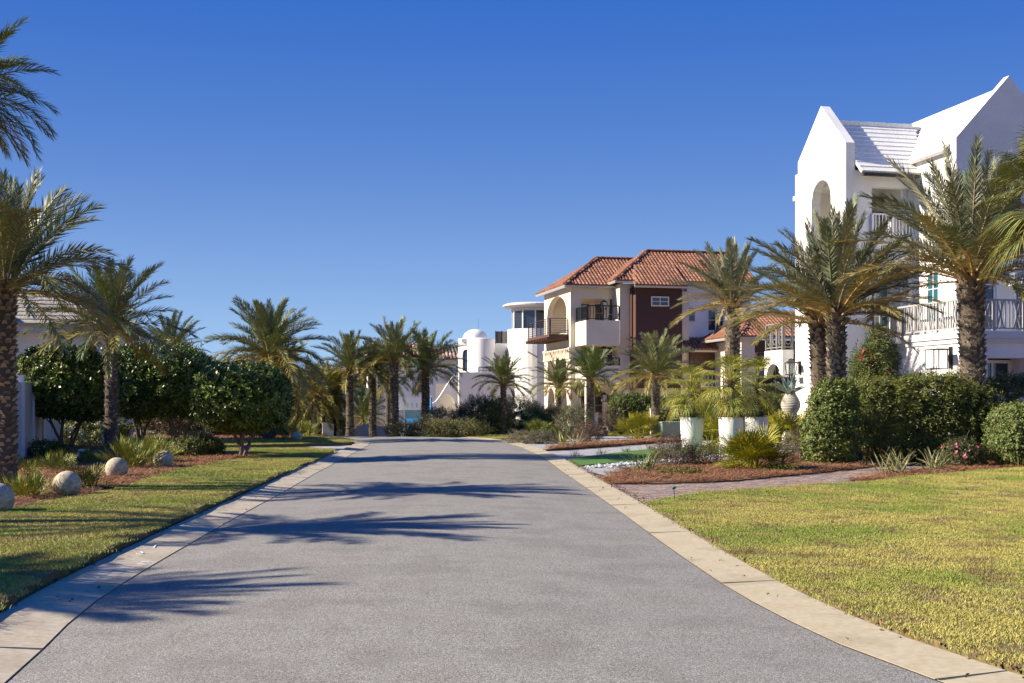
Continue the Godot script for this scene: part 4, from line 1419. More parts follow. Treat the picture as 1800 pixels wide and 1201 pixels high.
func far_buildings() -> void:
	# hip roofed house behind the palms
	var h := thing("hip_roof_house", "distant house with a pink tiled hip roof behind the palm row", "house", Vector3(-9.6, -1.2, -108.0), deg_to_rad(8.0))
	var st := begin()
	wall(st, facing(Vector3(-3.4, 0, 0), 0), 0, 8.0, 0, 6.6, 0.3, [[4.4, 5.4, 3.6, 5.4, 0], [0.8, 2.0, 3.6, 5.2, 0]])
	wall(st, facing(Vector3(-3.4, 0, -7), -90), 0, 7.0, 0, 6.6, 0.3)
	part("wall", mesh_of(st), M["white_stucco"], h)
	window(h, "window", facing(Vector3(1.0, 3.6, -0.1), 0), 1.0, 1.8, 2, 2, M["white_paint"], M["glass"])
	window(h, "window", facing(Vector3(-2.6, 3.6, -0.1), 0), 1.2, 1.6, 2, 2, M["white_paint"], M["glass"])
	var xs := []
	var cc := []
	var pink := Color(0.42, 0.24, 0.17)
	var s0 := Vector3(0, 1.6, -4.0).normalized()
	tiled(h, Vector3(-4.2, 6.6, 0.8), Vector3(1, 0, 0), s0, [Vector2(0, 0), Vector2(9.4, 0), Vector2(6.2, 4.3), Vector2(3.2, 4.3)], xs, cc, pink, 1.3)
	tiled(h, Vector3(-4.2, 6.6, -7.6), Vector3(0, 0, 1), Vector3(3.2, 1.6, 0).normalized(), [Vector2(0, 0), Vector2(8.4, 0), Vector2(4.2, 3.58)], xs, cc, pink, 1.3)
	tiled(h, Vector3(-6.4, 5.2, 1.6), Vector3(1, 0, 0), s0, [Vector2(0, 0), Vector2(3.4, 0), Vector2(3.0, 1.5), Vector2(1.4, 1.5)], xs, cc, pink, 1.3)
	multi("barrel_tile", barrel_tile(), M["roof_tile"], h, xs, cc)
	# dark tiled house with a glass balcony
	h = thing("dark_roof_house", "far house with a grey barrel tile roof and glass balcony beside the dome house", "house", Vector3(-6.6, -1.2, -118.0), deg_to_rad(13.0))
	st = begin()
	wall(st, facing(Vector3(-1.2, 0, 0), 0), 0, 4.0, 0, 6.4, 0.3, [[0.4, 3.4, 4.6, 6.0, 0]])
	wall(st, facing(Vector3(-1.2, 0, -5), -90), 0, 5.0, 0, 6.4, 0.3)
	part("wall", mesh_of(st), M["beige_cloth"], h)
	for i in 3:
		window(h, "window", facing(Vector3(-0.8 + i, 4.6, -0.1), 0), 1.0, 1.4, 1, 1, M["white_paint"], M["teal_glass"])
	st = begin()
	box(st, Vector3(-1.2, 4.1, 0.9), Vector3(2.8, 5.1, 0.93))
	part("glass_balcony", mesh_of(st), M["clear_glass"], h)
	st = begin()
	box(st, Vector3(-1.3, 3.9, 0), Vector3(2.9, 4.1, 1.0))
	part("balcony_slab", mesh_of(st), M["brown_wood"], h)
	xs = []
	cc = []
	tiled(h, Vector3(-1.9, 6.6, 1.0), Vector3(1, 0, 0), Vector3(0, 1.7, -3.4).normalized(), [Vector2(0, 0), Vector2(5.2, 0), Vector2(4.0, 3.8), Vector2(2.2, 3.8)], xs, cc, Color(0.16, 0.13, 0.10), 1.4)
	tiled(h, Vector3(-1.9, 6.6, -5.8), Vector3(0, 0, 1), Vector3(2.2, 1.7, 0).normalized(), [Vector2(0, 0), Vector2(6.8, 0), Vector2(3.4, 2.78)], xs, cc, Color(0.16, 0.13, 0.10), 1.4)
	multi("barrel_tile", barrel_tile(), M["roof_tile"], h, xs, cc)
	# glass fronted house between the palm trunks
	h = thing("glass_front_house", "low pale house with tall blue glass panes behind the twin palm trunks", "house", Vector3(-11.5, -0.6, -72.0), deg_to_rad(6.0))
	st = begin()
	wall(st, facing(Vector3(-0.4, 0, 0), 0), 0, 4.2, 0, 2.9, 0.3, [[0.35, 1.75, 0.5, 2.6, 0]])
	box(st, Vector3(-0.6, 2.92, -4), Vector3(4.0, 3.1, 0.3))
	part("wall", mesh_of(st), M["cream_stucco"], h)
	window(h, "window", facing(Vector3(-0.05, 0.5, -0.1), 0), 1.4, 2.1, 3, 1, M["white_paint"], M["teal_glass"])
	# pool pavilion
	h = thing("pool_pavilion", "small white pool pavilion with square slots and a mint panel", "pavilion", Vector3(-6.96, -0.995, -72) + Vector3(0, 0.6, 0))
	st = begin()
	wall(st, facing(Vector3(0, 1.55, 0.02), 0), -0.02, 1.75, 0, 0.75, 0.35, [[0.66, 0.74, 0.14, 0.42, 0], [0.92, 1.0, 0.14, 0.42, 0], [1.2, 1.28, 0.14, 0.42, 0], [1.46, 1.54, 0.14, 0.42, 0]])
	part("beam_wall", mesh_of(st), M["white_stucco"], h)
	st = begin()
	box(st, Vector3(0, 0, 0), Vector3(0.42, 1.545, 0.9), facing(Vector3(0, 0, -0.6), -20))
	part("side_wall", mesh_of(st), M["white_stucco"], h)
	st = begin()
	box(st, Vector3(0.5, 0.75, -0.1), Vector3(1.75, 1.54, -0.04))
	part("mint_panel", mesh_of(st), M["mint_panel"], h)
	st = begin()
	box(st, Vector3(0.5, 0, -0.12), Vector3(1.75, 0.74, -0.02))
	part("base_wall", mesh_of(st), M["white_stucco"], h)
	# blue loungers
	for i in 2:
		var l := thing("pool_lounger", ["bright blue pool lounger with raised back against the mint panel", "second bright blue pool lounger beside the palm trunk at the pavilion"][i], "lounger", Vector3(-6.289, -0.943, -71) + Vector3(0.52 * i, 0.75, 0), 0.0, "blue loungers at the pavilion")
		st = begin()
		box(st, Vector3(0, 0.2, 0), Vector3(0.46, 0.28, 1.0))
		part("seat", mesh_of(st), M["bright_blue"], l)
		st = begin()
		box(st, Vector3(0, 0, -0.05), Vector3(0.46, 0.6, 0.04), Transform3D(Basis(Vector3(1, 0, 0), -0.35), Vector3(0, 0.26, 0)))
		part("backrest", mesh_of(st), M["bright_blue"], l)
		for k in 4:
			st = begin()
			box(st, Vector3(0.02 + 0.38 * (k % 2), -0.3, 0.05 + 0.8 * (k / 2)), Vector3(0.06 + 0.38 * (k % 2), 0.19, 0.09 + 0.8 * (k / 2)))
			part("leg", mesh_of(st), M["white_paint"], l)
	# closed blue umbrella
	var u := thing("closed_umbrella", "tall closed blue garden umbrella by the white entrance arch", "umbrella", Vector3(-5.274, -1.1, -78))
	st = begin()
	var fold := []
	for i in 15:
		var t := i / 14.0
		fold.append(Vector2(0.06 + 0.2 * sin(PI * minf(1.0, t * 1.15 + 0.1)) * (1.0 - t * 0.55), 0.9 + t * 2.15))
	lathe(st, fold, 11)
	part("canopy", mesh_of(st), M["umbrella_blue"], u)
	st = begin()
	tube(st, [Vector3(0, 0, 0), Vector3(0, 3.15, 0)], [0.03, 0.025], 6)
	part("pole", mesh_of(st), M["white_paint"], u)
	st = begin()
	box(st, Vector3(-0.3, 0, -0.3), Vector3(0.3, 0.1, 0.3))
	part("base", mesh_of(st), M["beige_cloth"], u)
	# beige tent like shade in front of the entrance
	var t2 := thing("beige_planter_box", "small beige box seat beside the blue umbrella", "bench", Vector3(-4.898, -1.072, -74))
	st = begin()
	box(st, Vector3(-0.15, 0, 0), Vector3(0.45, 0.95, 0.5))
	part("body", mesh_of(st), M["beige_cloth"], t2)
	st = begin()
	box(st, Vector3(-0.2, 0.95, -0.05), Vector3(0.5, 1.02, 0.55))
	part("lid", mesh_of(st), M["white_paint"], t2)
	# low white walls along the far road edge
	var wl := [
		["low white wall with a rounded step at the pair of palm trunks", Vector3(-9.514, -0.157, -60), 0.55, 0.57, 0.5, 1],
		["raised curved white wall behind the golden lawn tip", Vector3(-9.093, -0.285, -62), 0.75, 0.95, 0.45, 2],
		["short stub of white wall beside the dark palm trunk", Vector3(-8.355, -0.285, -62), 0.35, 0.35, 0.35, 0],
		["low white wall post between two leaning palm trunks", Vector3(-8.06, -0.285, -62), 0.3, 0.5, 0.5, 0],
		["long sloping white wall sinking toward the pool pavilion", Vector3(-7.827, -0.321, -62.5), 1.75, 0.62, 0.25, 3],
	]
	for w in wl:
		var o := thing("white_wall", w[0], "wall", w[1], deg_to_rad(13.0), "low white garden walls")
		st = begin()
		var a: float = w[3]
		var b: float = w[4]
		var n: int = w[5]
		var ww: float = w[2]
		wall(st, Transform3D.IDENTITY, 0, ww, 0, 3, 0.35, [], func(x): return (a + 0.15) if n == 0 else (lerpf(a, b, pow(x / ww, 2.0)) + 0.15))
		part("wall", mesh_of(st), M["white_stucco"], o)
		st = begin()
		for k in 8:
			var x0 := ww * k / 8.0
			var x1 := ww * (k + 1) / 8.0
			var y0 := (a if n == 0 else lerpf(a, b, pow(x0 / ww, 2.0))) + 0.153
			var y1 := (a if n == 0 else lerpf(a, b, pow(x1 / ww, 2.0))) + 0.153
			bar(st, Vector3(x0, y0 + 0.02, -0.175), Vector3(x1, y1 + 0.02, -0.175), 0.39, 0.04)
		part("coping", mesh_of(st), M["white_stucco"], o)


func left_house() -> void:
	var h := thing("shaded_house", "white house in shade with an arched window and pale tiled roof behind the clipped trees", "house", Vector3(-23.26, 0, -42.9), deg_to_rad(13.0))
	var ws: Material = M["white_stucco"]
	var st := begin()
	# projecting gable part and main wall
	wall(st, facing(Vector3(-2, 0, 0.3), 0), 0, 7.0, 0, 4.2, 0.35, [[4.9, 6.1, 3.2, 4.15, 0.75]], func(x): return 4.2 + maxf(0.0, 2.5 - absf(x - 4.0) * 0.62))
	part("gable_wall", mesh_of(st), ws, h)
	window(h, "arched_window", facing(Vector3(2.9, 3.2, 0.2), 0), 1.2, 0.95, 2, 1, M["white_paint"], M["glass"], 0.07, false)
	st = begin()
	wall(st, facing(Vector3(5.0, 0, 0), 0), 0, 3.75, 0, 4.3, 0.35)
	wall(st, facing(Vector3(8.75, 0, -0.36), 90), 0, 5.5, 0, 4.3, 0.3)
	part("main_wall", mesh_of(st), ws, h)
	st = begin()
	box(st, Vector3(4.9, 4.3, -6.3), Vector3(9.25, 4.42, 0.55))
	box(st, Vector3(5.0, 4.2, 0.56), Vector3(9.27, 4.5, 0.64))
	box(st, Vector3(9.26, 4.2, -6.3), Vector3(9.34, 4.5, 0.555))
	part("eave", mesh_of(st), M["eave_soffit"], h)
	var ro := Vector3(1.6, 4.5, 0.7)
	var rt := Vector3(1.6, 6.0, -2.4)
	roof_courses(h, ro, Vector3(1, 0, 0), (rt - ro).normalized(), func(y): return [0.0 + y * 0.2, 7.8 - y * 1.0], ro.distance_to(rt), 9, "pale_roof")
	var re := Vector3(9.4, 4.5, 0.7)
	roof_courses(h, re, Vector3(0, 0, -1), Vector3(-3.1, 1.5, 0).normalized(), func(y): return [y * 0.9, 7.0 - y * 0.9], 3.4, 9, "pale_roof")
	# panelled fence that recedes beside the bed
	var a := Vector3(-12.15, 0, -28.0)
	var b := Vector3(-15.4, 0, -40.5)
	var n := 6
	var fence := thing("panel_fence", "tall blue grey panel fence with white posts under the clipped trees", "fence", a)
	var dir := (b - a) / n
	for i in n:
		var s := begin()
		var nrm := Vector3(-dir.z, 0, dir.x).normalized()
		var p0 := dir * i
		var p1 := dir * (i + 1)
		box(s, Vector3(0, 0.06, -0.02), Vector3(dir.length(), 2.2, 0.02), Transform3D(Basis(dir.normalized(), Vector3.UP, dir.normalized().cross(Vector3.UP)), p0))
		var pan := part("panel", mesh_of(s), M["fence_paint"], fence)
		for k in 5:
			s = begin()
			box(s, Vector3(0.12 + k * dir.length() / 5.0, 0.1, -0.035), Vector3(0.12 + (k + 0.9) * dir.length() / 5.0, 2.15, 0.035), Transform3D(Basis(dir.normalized(), Vector3.UP, dir.normalized().cross(Vector3.UP)), p0))
			part("board", mesh_of(s), M["fence_paint"], pan)
	for i in n + 1:
		var s := begin()
		box(s, Vector3(-0.09, 0, -0.09), Vector3(0.09, 2.35, 0.09), Transform3D(Basis(dir.normalized(), Vector3.UP, dir.normalized().cross(Vector3.UP)), dir * i))
		box(s, Vector3(-0.11, 2.35, -0.11), Vector3(0.11, 2.4, 0.11), Transform3D(Basis(dir.normalized(), Vector3.UP, dir.normalized().cross(Vector3.UP)), dir * i))
		part("post", mesh_of(s), M["white_paint"], fence)


# ---------------------------------------------------------------- palms
func leaf_tri(st: SurfaceTool, o: Vector3, dir: Vector3, side: Vector3, l: float, w: float, sag: Vector3, c: Color) -> void:
	st.set_color(c)
	var m := o + dir * l * 0.45 + sag * 0.25
	var t := o + dir * l + sag
	var s := side * w * 0.5
	tri(st, o - s * 0.45, m - s, m + s)
	tri(st, o - s * 0.45, m + s, o + s * 0.45)
	tri(st, m - s, t, m + s)


# feather frond bending in its own y, z plane; e0 start angle, bend total droop
func frond(seed_: int, length: float, e0: float, bend: float, n: int, leaf_l: float, leaf_w: float, plume: float, c: Color) -> ArrayMesh:
	var r := RandomNumberGenerator.new()
	r.seed = seed_
	var st := begin()
	var pts := []
	var rad := []
	var dirs := []
	var p := Vector3.ZERO
	var steps := 16
	var sway := r.randf_range(-0.15, 0.15)
	for i in steps + 1:
		var t := i / float(steps)
		var a := e0 - bend * pow(t, 1.35)
		var d := Vector3(sway * t, sin(a), cos(a)).normalized()
		pts.append(p)
		dirs.append(d)
		rad.append(lerpf(0.022, 0.004, t) * length / 2.2)
		p += d * length / steps
	st.set_color(Color(c.r * 2.2 + 0.03, c.g * 1.6 + 0.02, c.b * 1.6))
	tube(st, pts, rad, 3)
	for i in n:
		var t := 0.10 + 0.90 * (i + r.randf() * 0.5) / n
		var f := t * steps
		var k := mini(int(f), steps - 1)
		var o: Vector3 = pts[k].lerp(pts[k + 1], f - k)
		var tg: Vector3 = dirs[k].lerp(dirs[k + 1], f - k).normalized()
		var sd := Vector3.RIGHT
		var up := tg.cross(sd).normalized()
		if up.y < 0 and absf(tg.y) < 0.9: up = -up
		sd = up.cross(tg).normalized()
		var prof := pow(sin(PI * clampf(0.10 + 0.80 * t, 0, 1)), 0.55)
		if t < 0.2: prof *= 0.55
		for s in [-1.0, 1.0]:
			var dih := deg_to_rad(22.0) + r.randf_range(-plume, plume)
			var a := lerpf(1.05, 0.42, t) + r.randf_range(-0.12, 0.12)
			var out: Vector3 = sd * s * cos(dih) + up * sin(dih)
			var dir: Vector3 = (tg * cos(a) + out * sin(a)).normalized()
			var nrm: Vector3 = (up * cos(dih) - sd * s * sin(dih)).normalized()
			var w := dir.cross(nrm).normalized()
			w = (w * cos(0.5 * s) + nrm * sin(0.5 * s)).normalized()
			var v := r.randf_range(0.7, 1.3)
			var l := leaf_l * prof * r.randf_range(0.85, 1.1)
			leaf_tri(st, o, dir, w, l, leaf_w, Vector3(0, -0.10 * l, 0), Color(c.r * v, c.g * v, c.b * v))
	return mesh_of(st)


func frond_set(kind: String) -> Array:
	if cache.has("fronds_" + kind): return cache["fronds_" + kind]
	var out := []
	var elev := [84.0, 68.0, 52.0, 36.0, 20.0, 4.0, -14.0, -34.0]
	for i in 8:
		for v in 2:
			var e: float = deg_to_rad(elev[i])
			var bend := deg_to_rad([16.0, 30.0, 42.0, 52.0, 58.0, 56.0, 48.0, 38.0][i] + v * 10.0)
			if kind == "date": out.append(frond(300 + i * 2 + v, 2.2, e, bend, 84, 0.46, 0.024, 0.65, Color(0.185, 0.195, 0.085)))
			if kind == "canary": out.append(frond(400 + i * 2 + v, 3.4, e, bend * 0.78, 130, 0.56, 0.027, 0.55, Color(0.20, 0.205, 0.125)))
			if kind == "small": out.append(frond(500 + i * 2 + v, 1.5, e, bend * 1.1, 62, 0.36, 0.024, 0.5, Color(0.195, 0.205, 0.08)))
	cache["fronds_" + kind] = out
	return out


func palm_trunk(h: float, r0: float, r1: float, seed_: int, boot := 0.11, lit := 1.0) -> ArrayMesh:
	var key := "trunk_%.1f_%.2f_%.2f_%d" % [h, r0, r1, seed_]
	if cache.has(key): return cache[key]
	var r := RandomNumberGenerator.new()
	r.seed = seed_
	var st := begin()
	st.set_color(Color(0.10, 0.08, 0.06))
	var prof := []
	for i in 13:
		var t := i / 12.0
		prof.append(Vector2(lerpf(r0, r1, t) * (1.0 + 0.18 * exp(-t * 14.0)), h * t))
	lathe(st, prof, 14)
	var per := maxi(7, int(TAU * (r0 + r1) / 2.0 / (boot * 1.35)))
	var rows := int(h / (boot * 0.82))
	for i in rows:
		var y := h * (i + 0.5) / rows
		var t := y / h
		var rr := lerpf(r0, r1, t) * (1.0 + 0.18 * exp(-t * 14.0))
		var crown := smoothstep(0.80, 1.0, t)
		for k in per:
			var a := TAU * (k + (0.5 if i % 2 else 0.0) + r.randf_range(-0.3, 0.3)) / per + i * 0.05
			var o := Vector3(sin(a), 0, cos(a))
			var s := Vector3(cos(a), 0, -sin(a))
			var w := boot * r.randf_range(0.38, 0.66)
			var hh := boot * r.randf_range(0.75, 1.15) * (1.0 + crown * 0.9)
			var pr := boot * r.randf_range(0.18, 0.6) * (1.0 + crown * 1.3)
			var yy := y + r.randf_range(-0.04, 0.04)
			var v := r.randf_range(0.55, 1.4) * lit
			st.set_color(Color(0.27 * v, 0.225 * v, 0.17 * v).lerp(Color(0.24 * v, 0.15 * v, 0.07 * v), crown * 0.7))
			var b0 := o * (rr - 0.01) + s * w + Vector3(0, yy - hh * 0.3, 0)
			var b1 := o * (rr - 0.01) - s * w + Vector3(0, yy - hh * 0.3, 0)
			var bb := o * (rr - 0.01) + Vector3(0, yy - hh * 0.75, 0)
			var t0 := o * (rr + pr) + s * w * 0.62 + Vector3(0, yy + hh * 0.35, 0)
			var t1 := o * (rr + pr) - s * w * 0.62 + Vector3(0, yy + hh * 0.35, 0)
			var u := o * (rr - 0.01) + Vector3(0, yy + hh * 0.4, 0)
			quad(st, b1, b0, t0, t1)
			tri(st, bb, b1, b0)
			tri(st, t0, t1, u)
			tri(st, b0, t0, u)
			tri(st, b1, u, t1)
	var m := mesh_of(st)
	cache[key] = m
	return m


# palm with a booted trunk and separate fronds
func palm(label: String, at: Vector3, h: float, r: float, length: float, n: int, kind: String, seed_: int, tint := 0, lean := Vector2.ZERO, dead := 0.2, low := 1.0, high := 0.0, group := "date palms along the street", lit := 1.0, called := "date_palm") -> Node3D:
	var root := thing(called, label, "palm tree", at, 0.0, group)
	var rg := RandomNumberGenerator.new()
	rg.seed = seed_
	var big := kind == "canary"
	n = int(n * 1.3)
	var tilt := Basis(Vector3(lean.y, 0, -lean.x).normalized() if lean.length() > 0 else Vector3.RIGHT, lean.length())
	part("trunk", palm_trunk(snappedf(h, 0.1), r, r * (0.92 if big else 0.82), 40 + seed_ % 3, 0.15 if big else 0.105, lit), M["palm_bark"], root, Transform3D(Basis(Vector3.UP, seed_ * 1.3), Vector3.ZERO) if lean.length() == 0 else Transform3D(tilt, Vector3.ZERO))
	var top: Vector3 = tilt * Vector3(0, h, 0)
	var set_ := frond_set(kind)
	var ref := {"date": 2.2, "canary": 3.4, "small": 1.5}
	for i in n:
		var t := i / float(n - 1)
		var q := lerpf(high, low, t)
		var e := clampi(int(q * 7.99 + rg.randf_range(-0.45, 0.45)), 0, 7)
		var yaw := i * 2.39996 + rg.randf_range(-0.25, 0.25)
		var s: float = length / ref[kind] * rg.randf_range(0.85, 1.1) * (0.8 + 0.2 * smoothstep(0.0, 0.25, t))
		var m := tint
		if tint < 2 and t > 1.0 - dead: m = 2 if rg.randf() < 0.6 else 3
		elif rg.randf() < 0.25: m = 1 if tint == 0 else tint
		var off := Basis(Vector3.UP, yaw) * Vector3(rg.randf_range(-0.05, 0.05), 0, r * 0.55)
		part("frond", set_[e * 2 + (i % 2)], M["frond_%d" % m], root, Transform3D(Basis(Vector3.UP, yaw).rotated(Vector3(1, 0, 0), rg.randf_range(-0.06, 0.06)).scaled_local(Vector3(s * rg.randf_range(0.8, 1.0), s, s)), top + off + Vector3(0, -0.25 * t * (1.6 if big else 1.0) + 0.05, 0)))
	return root


func palms() -> void:
	palm("thick date palm at the end of the rusty bed beside the clipped spiky palmetto", Vector3(-9.19, 0, -21.636), 3.85, 0.215, 2.25, 46, "date", 1, 0, Vector2.ZERO, 0.12, 0.74)
	palm("slender date palm rising from the mulch behind two stone balls", Vector3(-11.414, 0, -34), 3.85, 0.18, 2.15, 44, "date", 2, 0, Vector2.ZERO, 0.15, 0.76)
	palm("towering date palm whose dark crown hangs into the frame high above the bed", Vector3(-15.944, 0, -34.66), 10.7, 0.2, 2.5, 66, "date", 3, 1, Vector2.ZERO, 0.1)
	palm("date palm outside the view casting feathery shade on the gutter", Vector3(-10.5, 0, -15.2), 4.1, 0.2, 2.2, 38, "date", 4, 0, Vector2.ZERO, 0.1, 0.7)
	palm("date palm closest to the viewer, outside the view, shading the road", Vector3(-12.75, 0, -9.9), 4.3, 0.2, 2.0, 46, "date", 5, 0, Vector2.ZERO, 0.1, 0.66)
	palm("broad date palm with a full drooping crown behind the dark clipped tree", Vector3(-10.106, 0, -49.583), 3.7, 0.26, 2.5, 66, "date", 6, 0, Vector2.ZERO, 0.35, 0.9)
	palm("stout short trunked date palm half hidden beside the broad full crowned palm", Vector3(-10.96, -0.007, -56), 2.6, 0.24, 2.3, 46, "date", 7, 2, Vector2.ZERO, 0.3)
	palm("yellowing date palm in the shady clump before the glass fronted house", Vector3(-9.963, -0.218, -61), 2.2, 0.2, 2.1, 40, "date", 8, 2, Vector2.ZERO, 0.4)
	palm("low bright green date palm whose thin trunk stands before the white wall", Vector3(-9.448, -0.285, -62), 2.5, 0.15, 1.7, 34, "date", 9, 2)
	palm("thin date palm trunk paired closely with the low bright green palm", Vector3(-9.256, -0.321, -62.5), 2.5, 0.14, 1.6, 30, "date", 10, 1)
	palm("upright bushy date palm behind the rounded tip of the golden lawn", Vector3(-8.007, -0.105, -59), 3.5, 0.19, 1.95, 38, "date", 11, 0, Vector2.ZERO, 0.2, 0.74)
	palm("date palm with browned lower fronds between two upright palms at the crest", Vector3(-7, -0.157, -60), 3.4, 0.18, 1.75, 34, "date", 12, 0, Vector2.ZERO, 0.45, 0.8)
	palm("tallest upright date palm of the row at the crest of the road", Vector3(-5.766, -0.081, -58.5), 3.85, 0.22, 2.15, 42, "date", 13, 0, Vector2.ZERO, 0.2, 0.74)
	palm("slim dark trunked date palm just behind the tallest palm at the crest", Vector3(-6.82, -0.589, -66), 3.5, 0.16, 1.6, 24, "date", 14, 1)
	palm("date palm leaning over the pool pavilion with long dark fronds", Vector3(-4.343, -0.157, -60), 3.55, 0.21, 2.15, 38, "date", 15, 1, Vector2.ZERO, 0.2, 0.78)
	palm("low fountain shaped palm between the trunks behind the sloping wall", Vector3(-8.419, -0.743, -68), 1.6, 0.2, 2.1, 40, "date", 16, 1, Vector2.ZERO, 0.3)
	palm("lone small palm with a neat round crown in front of the dome house", Vector3(-0.418, 0, -58.525), 2.65, 0.15, 1.45, 38, "small", 17, 0, Vector2.ZERO, 0.2, 0.72)
	palm("small palm in front of the street arches of the cream house", Vector3(2.546, 0, -66), 2.65, 0.17, 1.55, 38, "small", 18, 0, Vector2(0.01, 0), 0.2, 0.74)
	palm("small dark trunked palm before the balcony corner of the cream house", Vector3(3.846, 0, -58.525), 2.9, 0.18, 1.65, 40, "small", 19, 1, Vector2.ZERO, 0.2, 0.74)
	palm("medium palm with drooping fronds before the brown bay and green hedge", Vector3(6.385, 0, -53), 2.95, 0.2, 2.05, 44, "date", 20, 0, Vector2.ZERO, 0.25, 0.76)
	palm("tall date palm with tan drooping skirt behind the white planters", Vector3(8.776, 0, -47.5), 5.75, 0.3, 2.55, 44, "canary", 21, 0, Vector2.ZERO, 0.35, 0.72)
	palm("slightly leaning twin date palm on the street side of the pair by the white house", Vector3(9.49, 0, -36.5), 4.4, 0.27, 2.75, 42, "canary", 22, 0, Vector2(-0.035, 0), 0.35, 0.7)
	palm("straight twin date palm with a dense upright crown before the white gable tower", Vector3(9.5, 0, -35), 4.55, 0.28, 3.0, 50, "canary", 23, 0, Vector2.ZERO, 0.25, 0.64)
	palm("massive date palm with a thick scaly trunk rising from the tall hedge by the terrace", Vector3(12.76, 0, -33), 5.35, 0.345, 3.5, 54, "canary", 24, 0, Vector2(-0.015, 0), 0.3, 0.66)
	palm("dark palm crown rising behind the eave of the shaded white house", Vector3(-17.714, -0.285, -62), 4.6, 0.25, 2.3, 46, "canary", 25, 1, Vector2.ZERO, 0.1)
	palm("small far palm peeking over the clipped tree before the broad full crowned palm", Vector3(-16.28, -0.589, -66), 3.1, 0.2, 1.7, 34, "date", 26, 0)
	fan_palm("cabbage palm whose fan leaves reach in from beside the white house", Vector3(13.4, 0, -29.3), 6.6, 0.22, 46, 1.25, 27, "cabbage_palm", Color(0.16, 0.17, 0.05))


func fan(seed_: int, radius: float, nseg: int, spread: float, petiole: float, e0: float, droop: float, c: Color, w := 0.05) -> ArrayMesh:
	var r := RandomNumberGenerator.new()
	r.seed = seed_
	var st := begin()
	st.set_color(Color(c.r * 1.3, c.g * 1.2, c.b))
	var a0 := e0
	var pts := []
	var rad := []
	var p := Vector3.ZERO
	for i in 7:
		var t := i / 6.0
		var a := a0 - droop * 0.5 * t * t
		pts.append(p)
		rad.append(lerpf(0.018, 0.009, t))
		p += Vector3(0, sin(a), cos(a)) * petiole / 6.0
	tube(st, pts, rad, 4)
	var hub: Vector3 = pts[-1]
	var tg: Vector3 = (pts[-1] - pts[-2]).normalized()
	var sd := Vector3.RIGHT
	var up := sd.cross(tg).normalized()
	up = -up if up.y < 0 else up
	for i in nseg:
		var u := (i + 0.5) / nseg * 2.0 - 1.0
		var a := u * spread / 2.0 + r.randf_range(-0.03, 0.03)
		var fold := absf(u) * 0.35
		var dir := (tg * cos(a) + sd * sin(a) + up * fold * 0.6).normalized()
		var l := radius * (1.0 - 0.25 * u * u) * r.randf_range(0.9, 1.05)
		var side := dir.cross(up).normalized()
		var pleat := up * r.randf_range(-0.04, 0.04)
		var v := r.randf_range(0.7, 1.3)
		st.set_color(Color(c.r * v * r.randf_range(0.7, 1.35), c.g * v, c.b * v))
		var ww := w * r.randf_range(0.8, 1.15)
		var m := hub + dir * l * 0.55 + pleat
		var sag := Vector3(0, -droop * l * 0.28, 0)
		var q := hub + dir * l * 0.82 + sag * 0.45
		var t := hub + dir * l + sag
		tri(st, hub - side * 0.006, m - side * ww, m + side * ww)
		quad(st, m - side * ww, m + side * ww, q + side * ww * 0.55, q - side * ww * 0.55)
		tri(st, q - side * ww * 0.55, t, q + side * ww * 0.55)
	return mesh_of(st)


func fan_set(key: String, radius: float, nseg: int, spread: float, petiole: float, droop: float, c: Color, w := 0.05) -> Array:
	if cache.has("fan_" + key): return cache["fan_" + key]
	var out := []
	for i in 6:
		var e := deg_to_rad([80.0, 58.0, 38.0, 18.0, -4.0, -28.0][i])
		out.append(fan(700 + i + key.length() * 10, radius, nseg, spread, petiole, e, droop, c, w))
	cache["fan_" + key] = out
	return out


func fan_palm(label: String, at: Vector3, h: float, r: float, n: int, radius: float, seed_: int, called: String, c: Color, group := "", key := "cabbage", spread := 3.6, nseg := 40, petiole := 1.1, droop := 0.9, w := 0.02) -> Node3D:
	var root := thing(called, label, "palm tree", at, 0.0, group)
	var rg := RandomNumberGenerator.new()
	rg.seed = seed_
	part("trunk", palm_trunk(snappedf(h, 0.1), r, r * 0.85, 40 + seed_ % 3, 0.09), M["palm_bark"], root)
	var set_ := fan_set(key, radius, nseg, spread, petiole, droop, c, w)
	for i in n:
		var t := i / float(n - 1)
		var e := clampi(int(t * 5.99 + rg.randf_range(-0.4, 0.4)), 0, 5)
		var yaw := i * 2.39996 + rg.randf_range(-0.3, 0.3)
		var s := rg.randf_range(0.85, 1.1)
		part("leaf", set_[e], M["leaf"], root, Transform3D(Basis(Vector3.UP, yaw).scaled_local(Vector3.ONE * s), Vector3(0, h - 0.2 * t, 0)))
	return root


# low clump of fan leaves straight from the ground
func fan_clump(called: String, label: String, category: String, at: Vector3, n: int, key: String, radius: float, nseg: int, spread: float, petiole: float, droop: float, c: Color, w: float, seed_: int, group := "", spot := 0.18, e_max := 4) -> Node3D:
	var root := thing(called, label, category, at, 0.0, group)
	var rg := RandomNumberGenerator.new()
	rg.seed = seed_
	var set_ := fan_set(key, radius, nseg, spread, petiole, droop, c, w)
	for i in n:
		var t := i / float(n - 1)
		var e := clampi(int(t * (e_max + 0.99) + rg.randf_range(-0.4, 0.4)), 0, e_max)
		var yaw := i * 2.39996 + rg.randf_range(-0.3, 0.3)
		var s := rg.randf_range(0.75, 1.12)
		var o := Basis(Vector3.UP, yaw) * Vector3(0, 0, rg.randf() * spot)
		part("leaf", set_[e], M["leaf"], root, Transform3D((Basis(Vector3.UP, yaw) * Basis(Vector3(0, 0, 1), rg.randf_range(-0.35, 0.35))).scaled_local(Vector3.ONE * s), o + Vector3(0, 0.03, 0)))
	return root


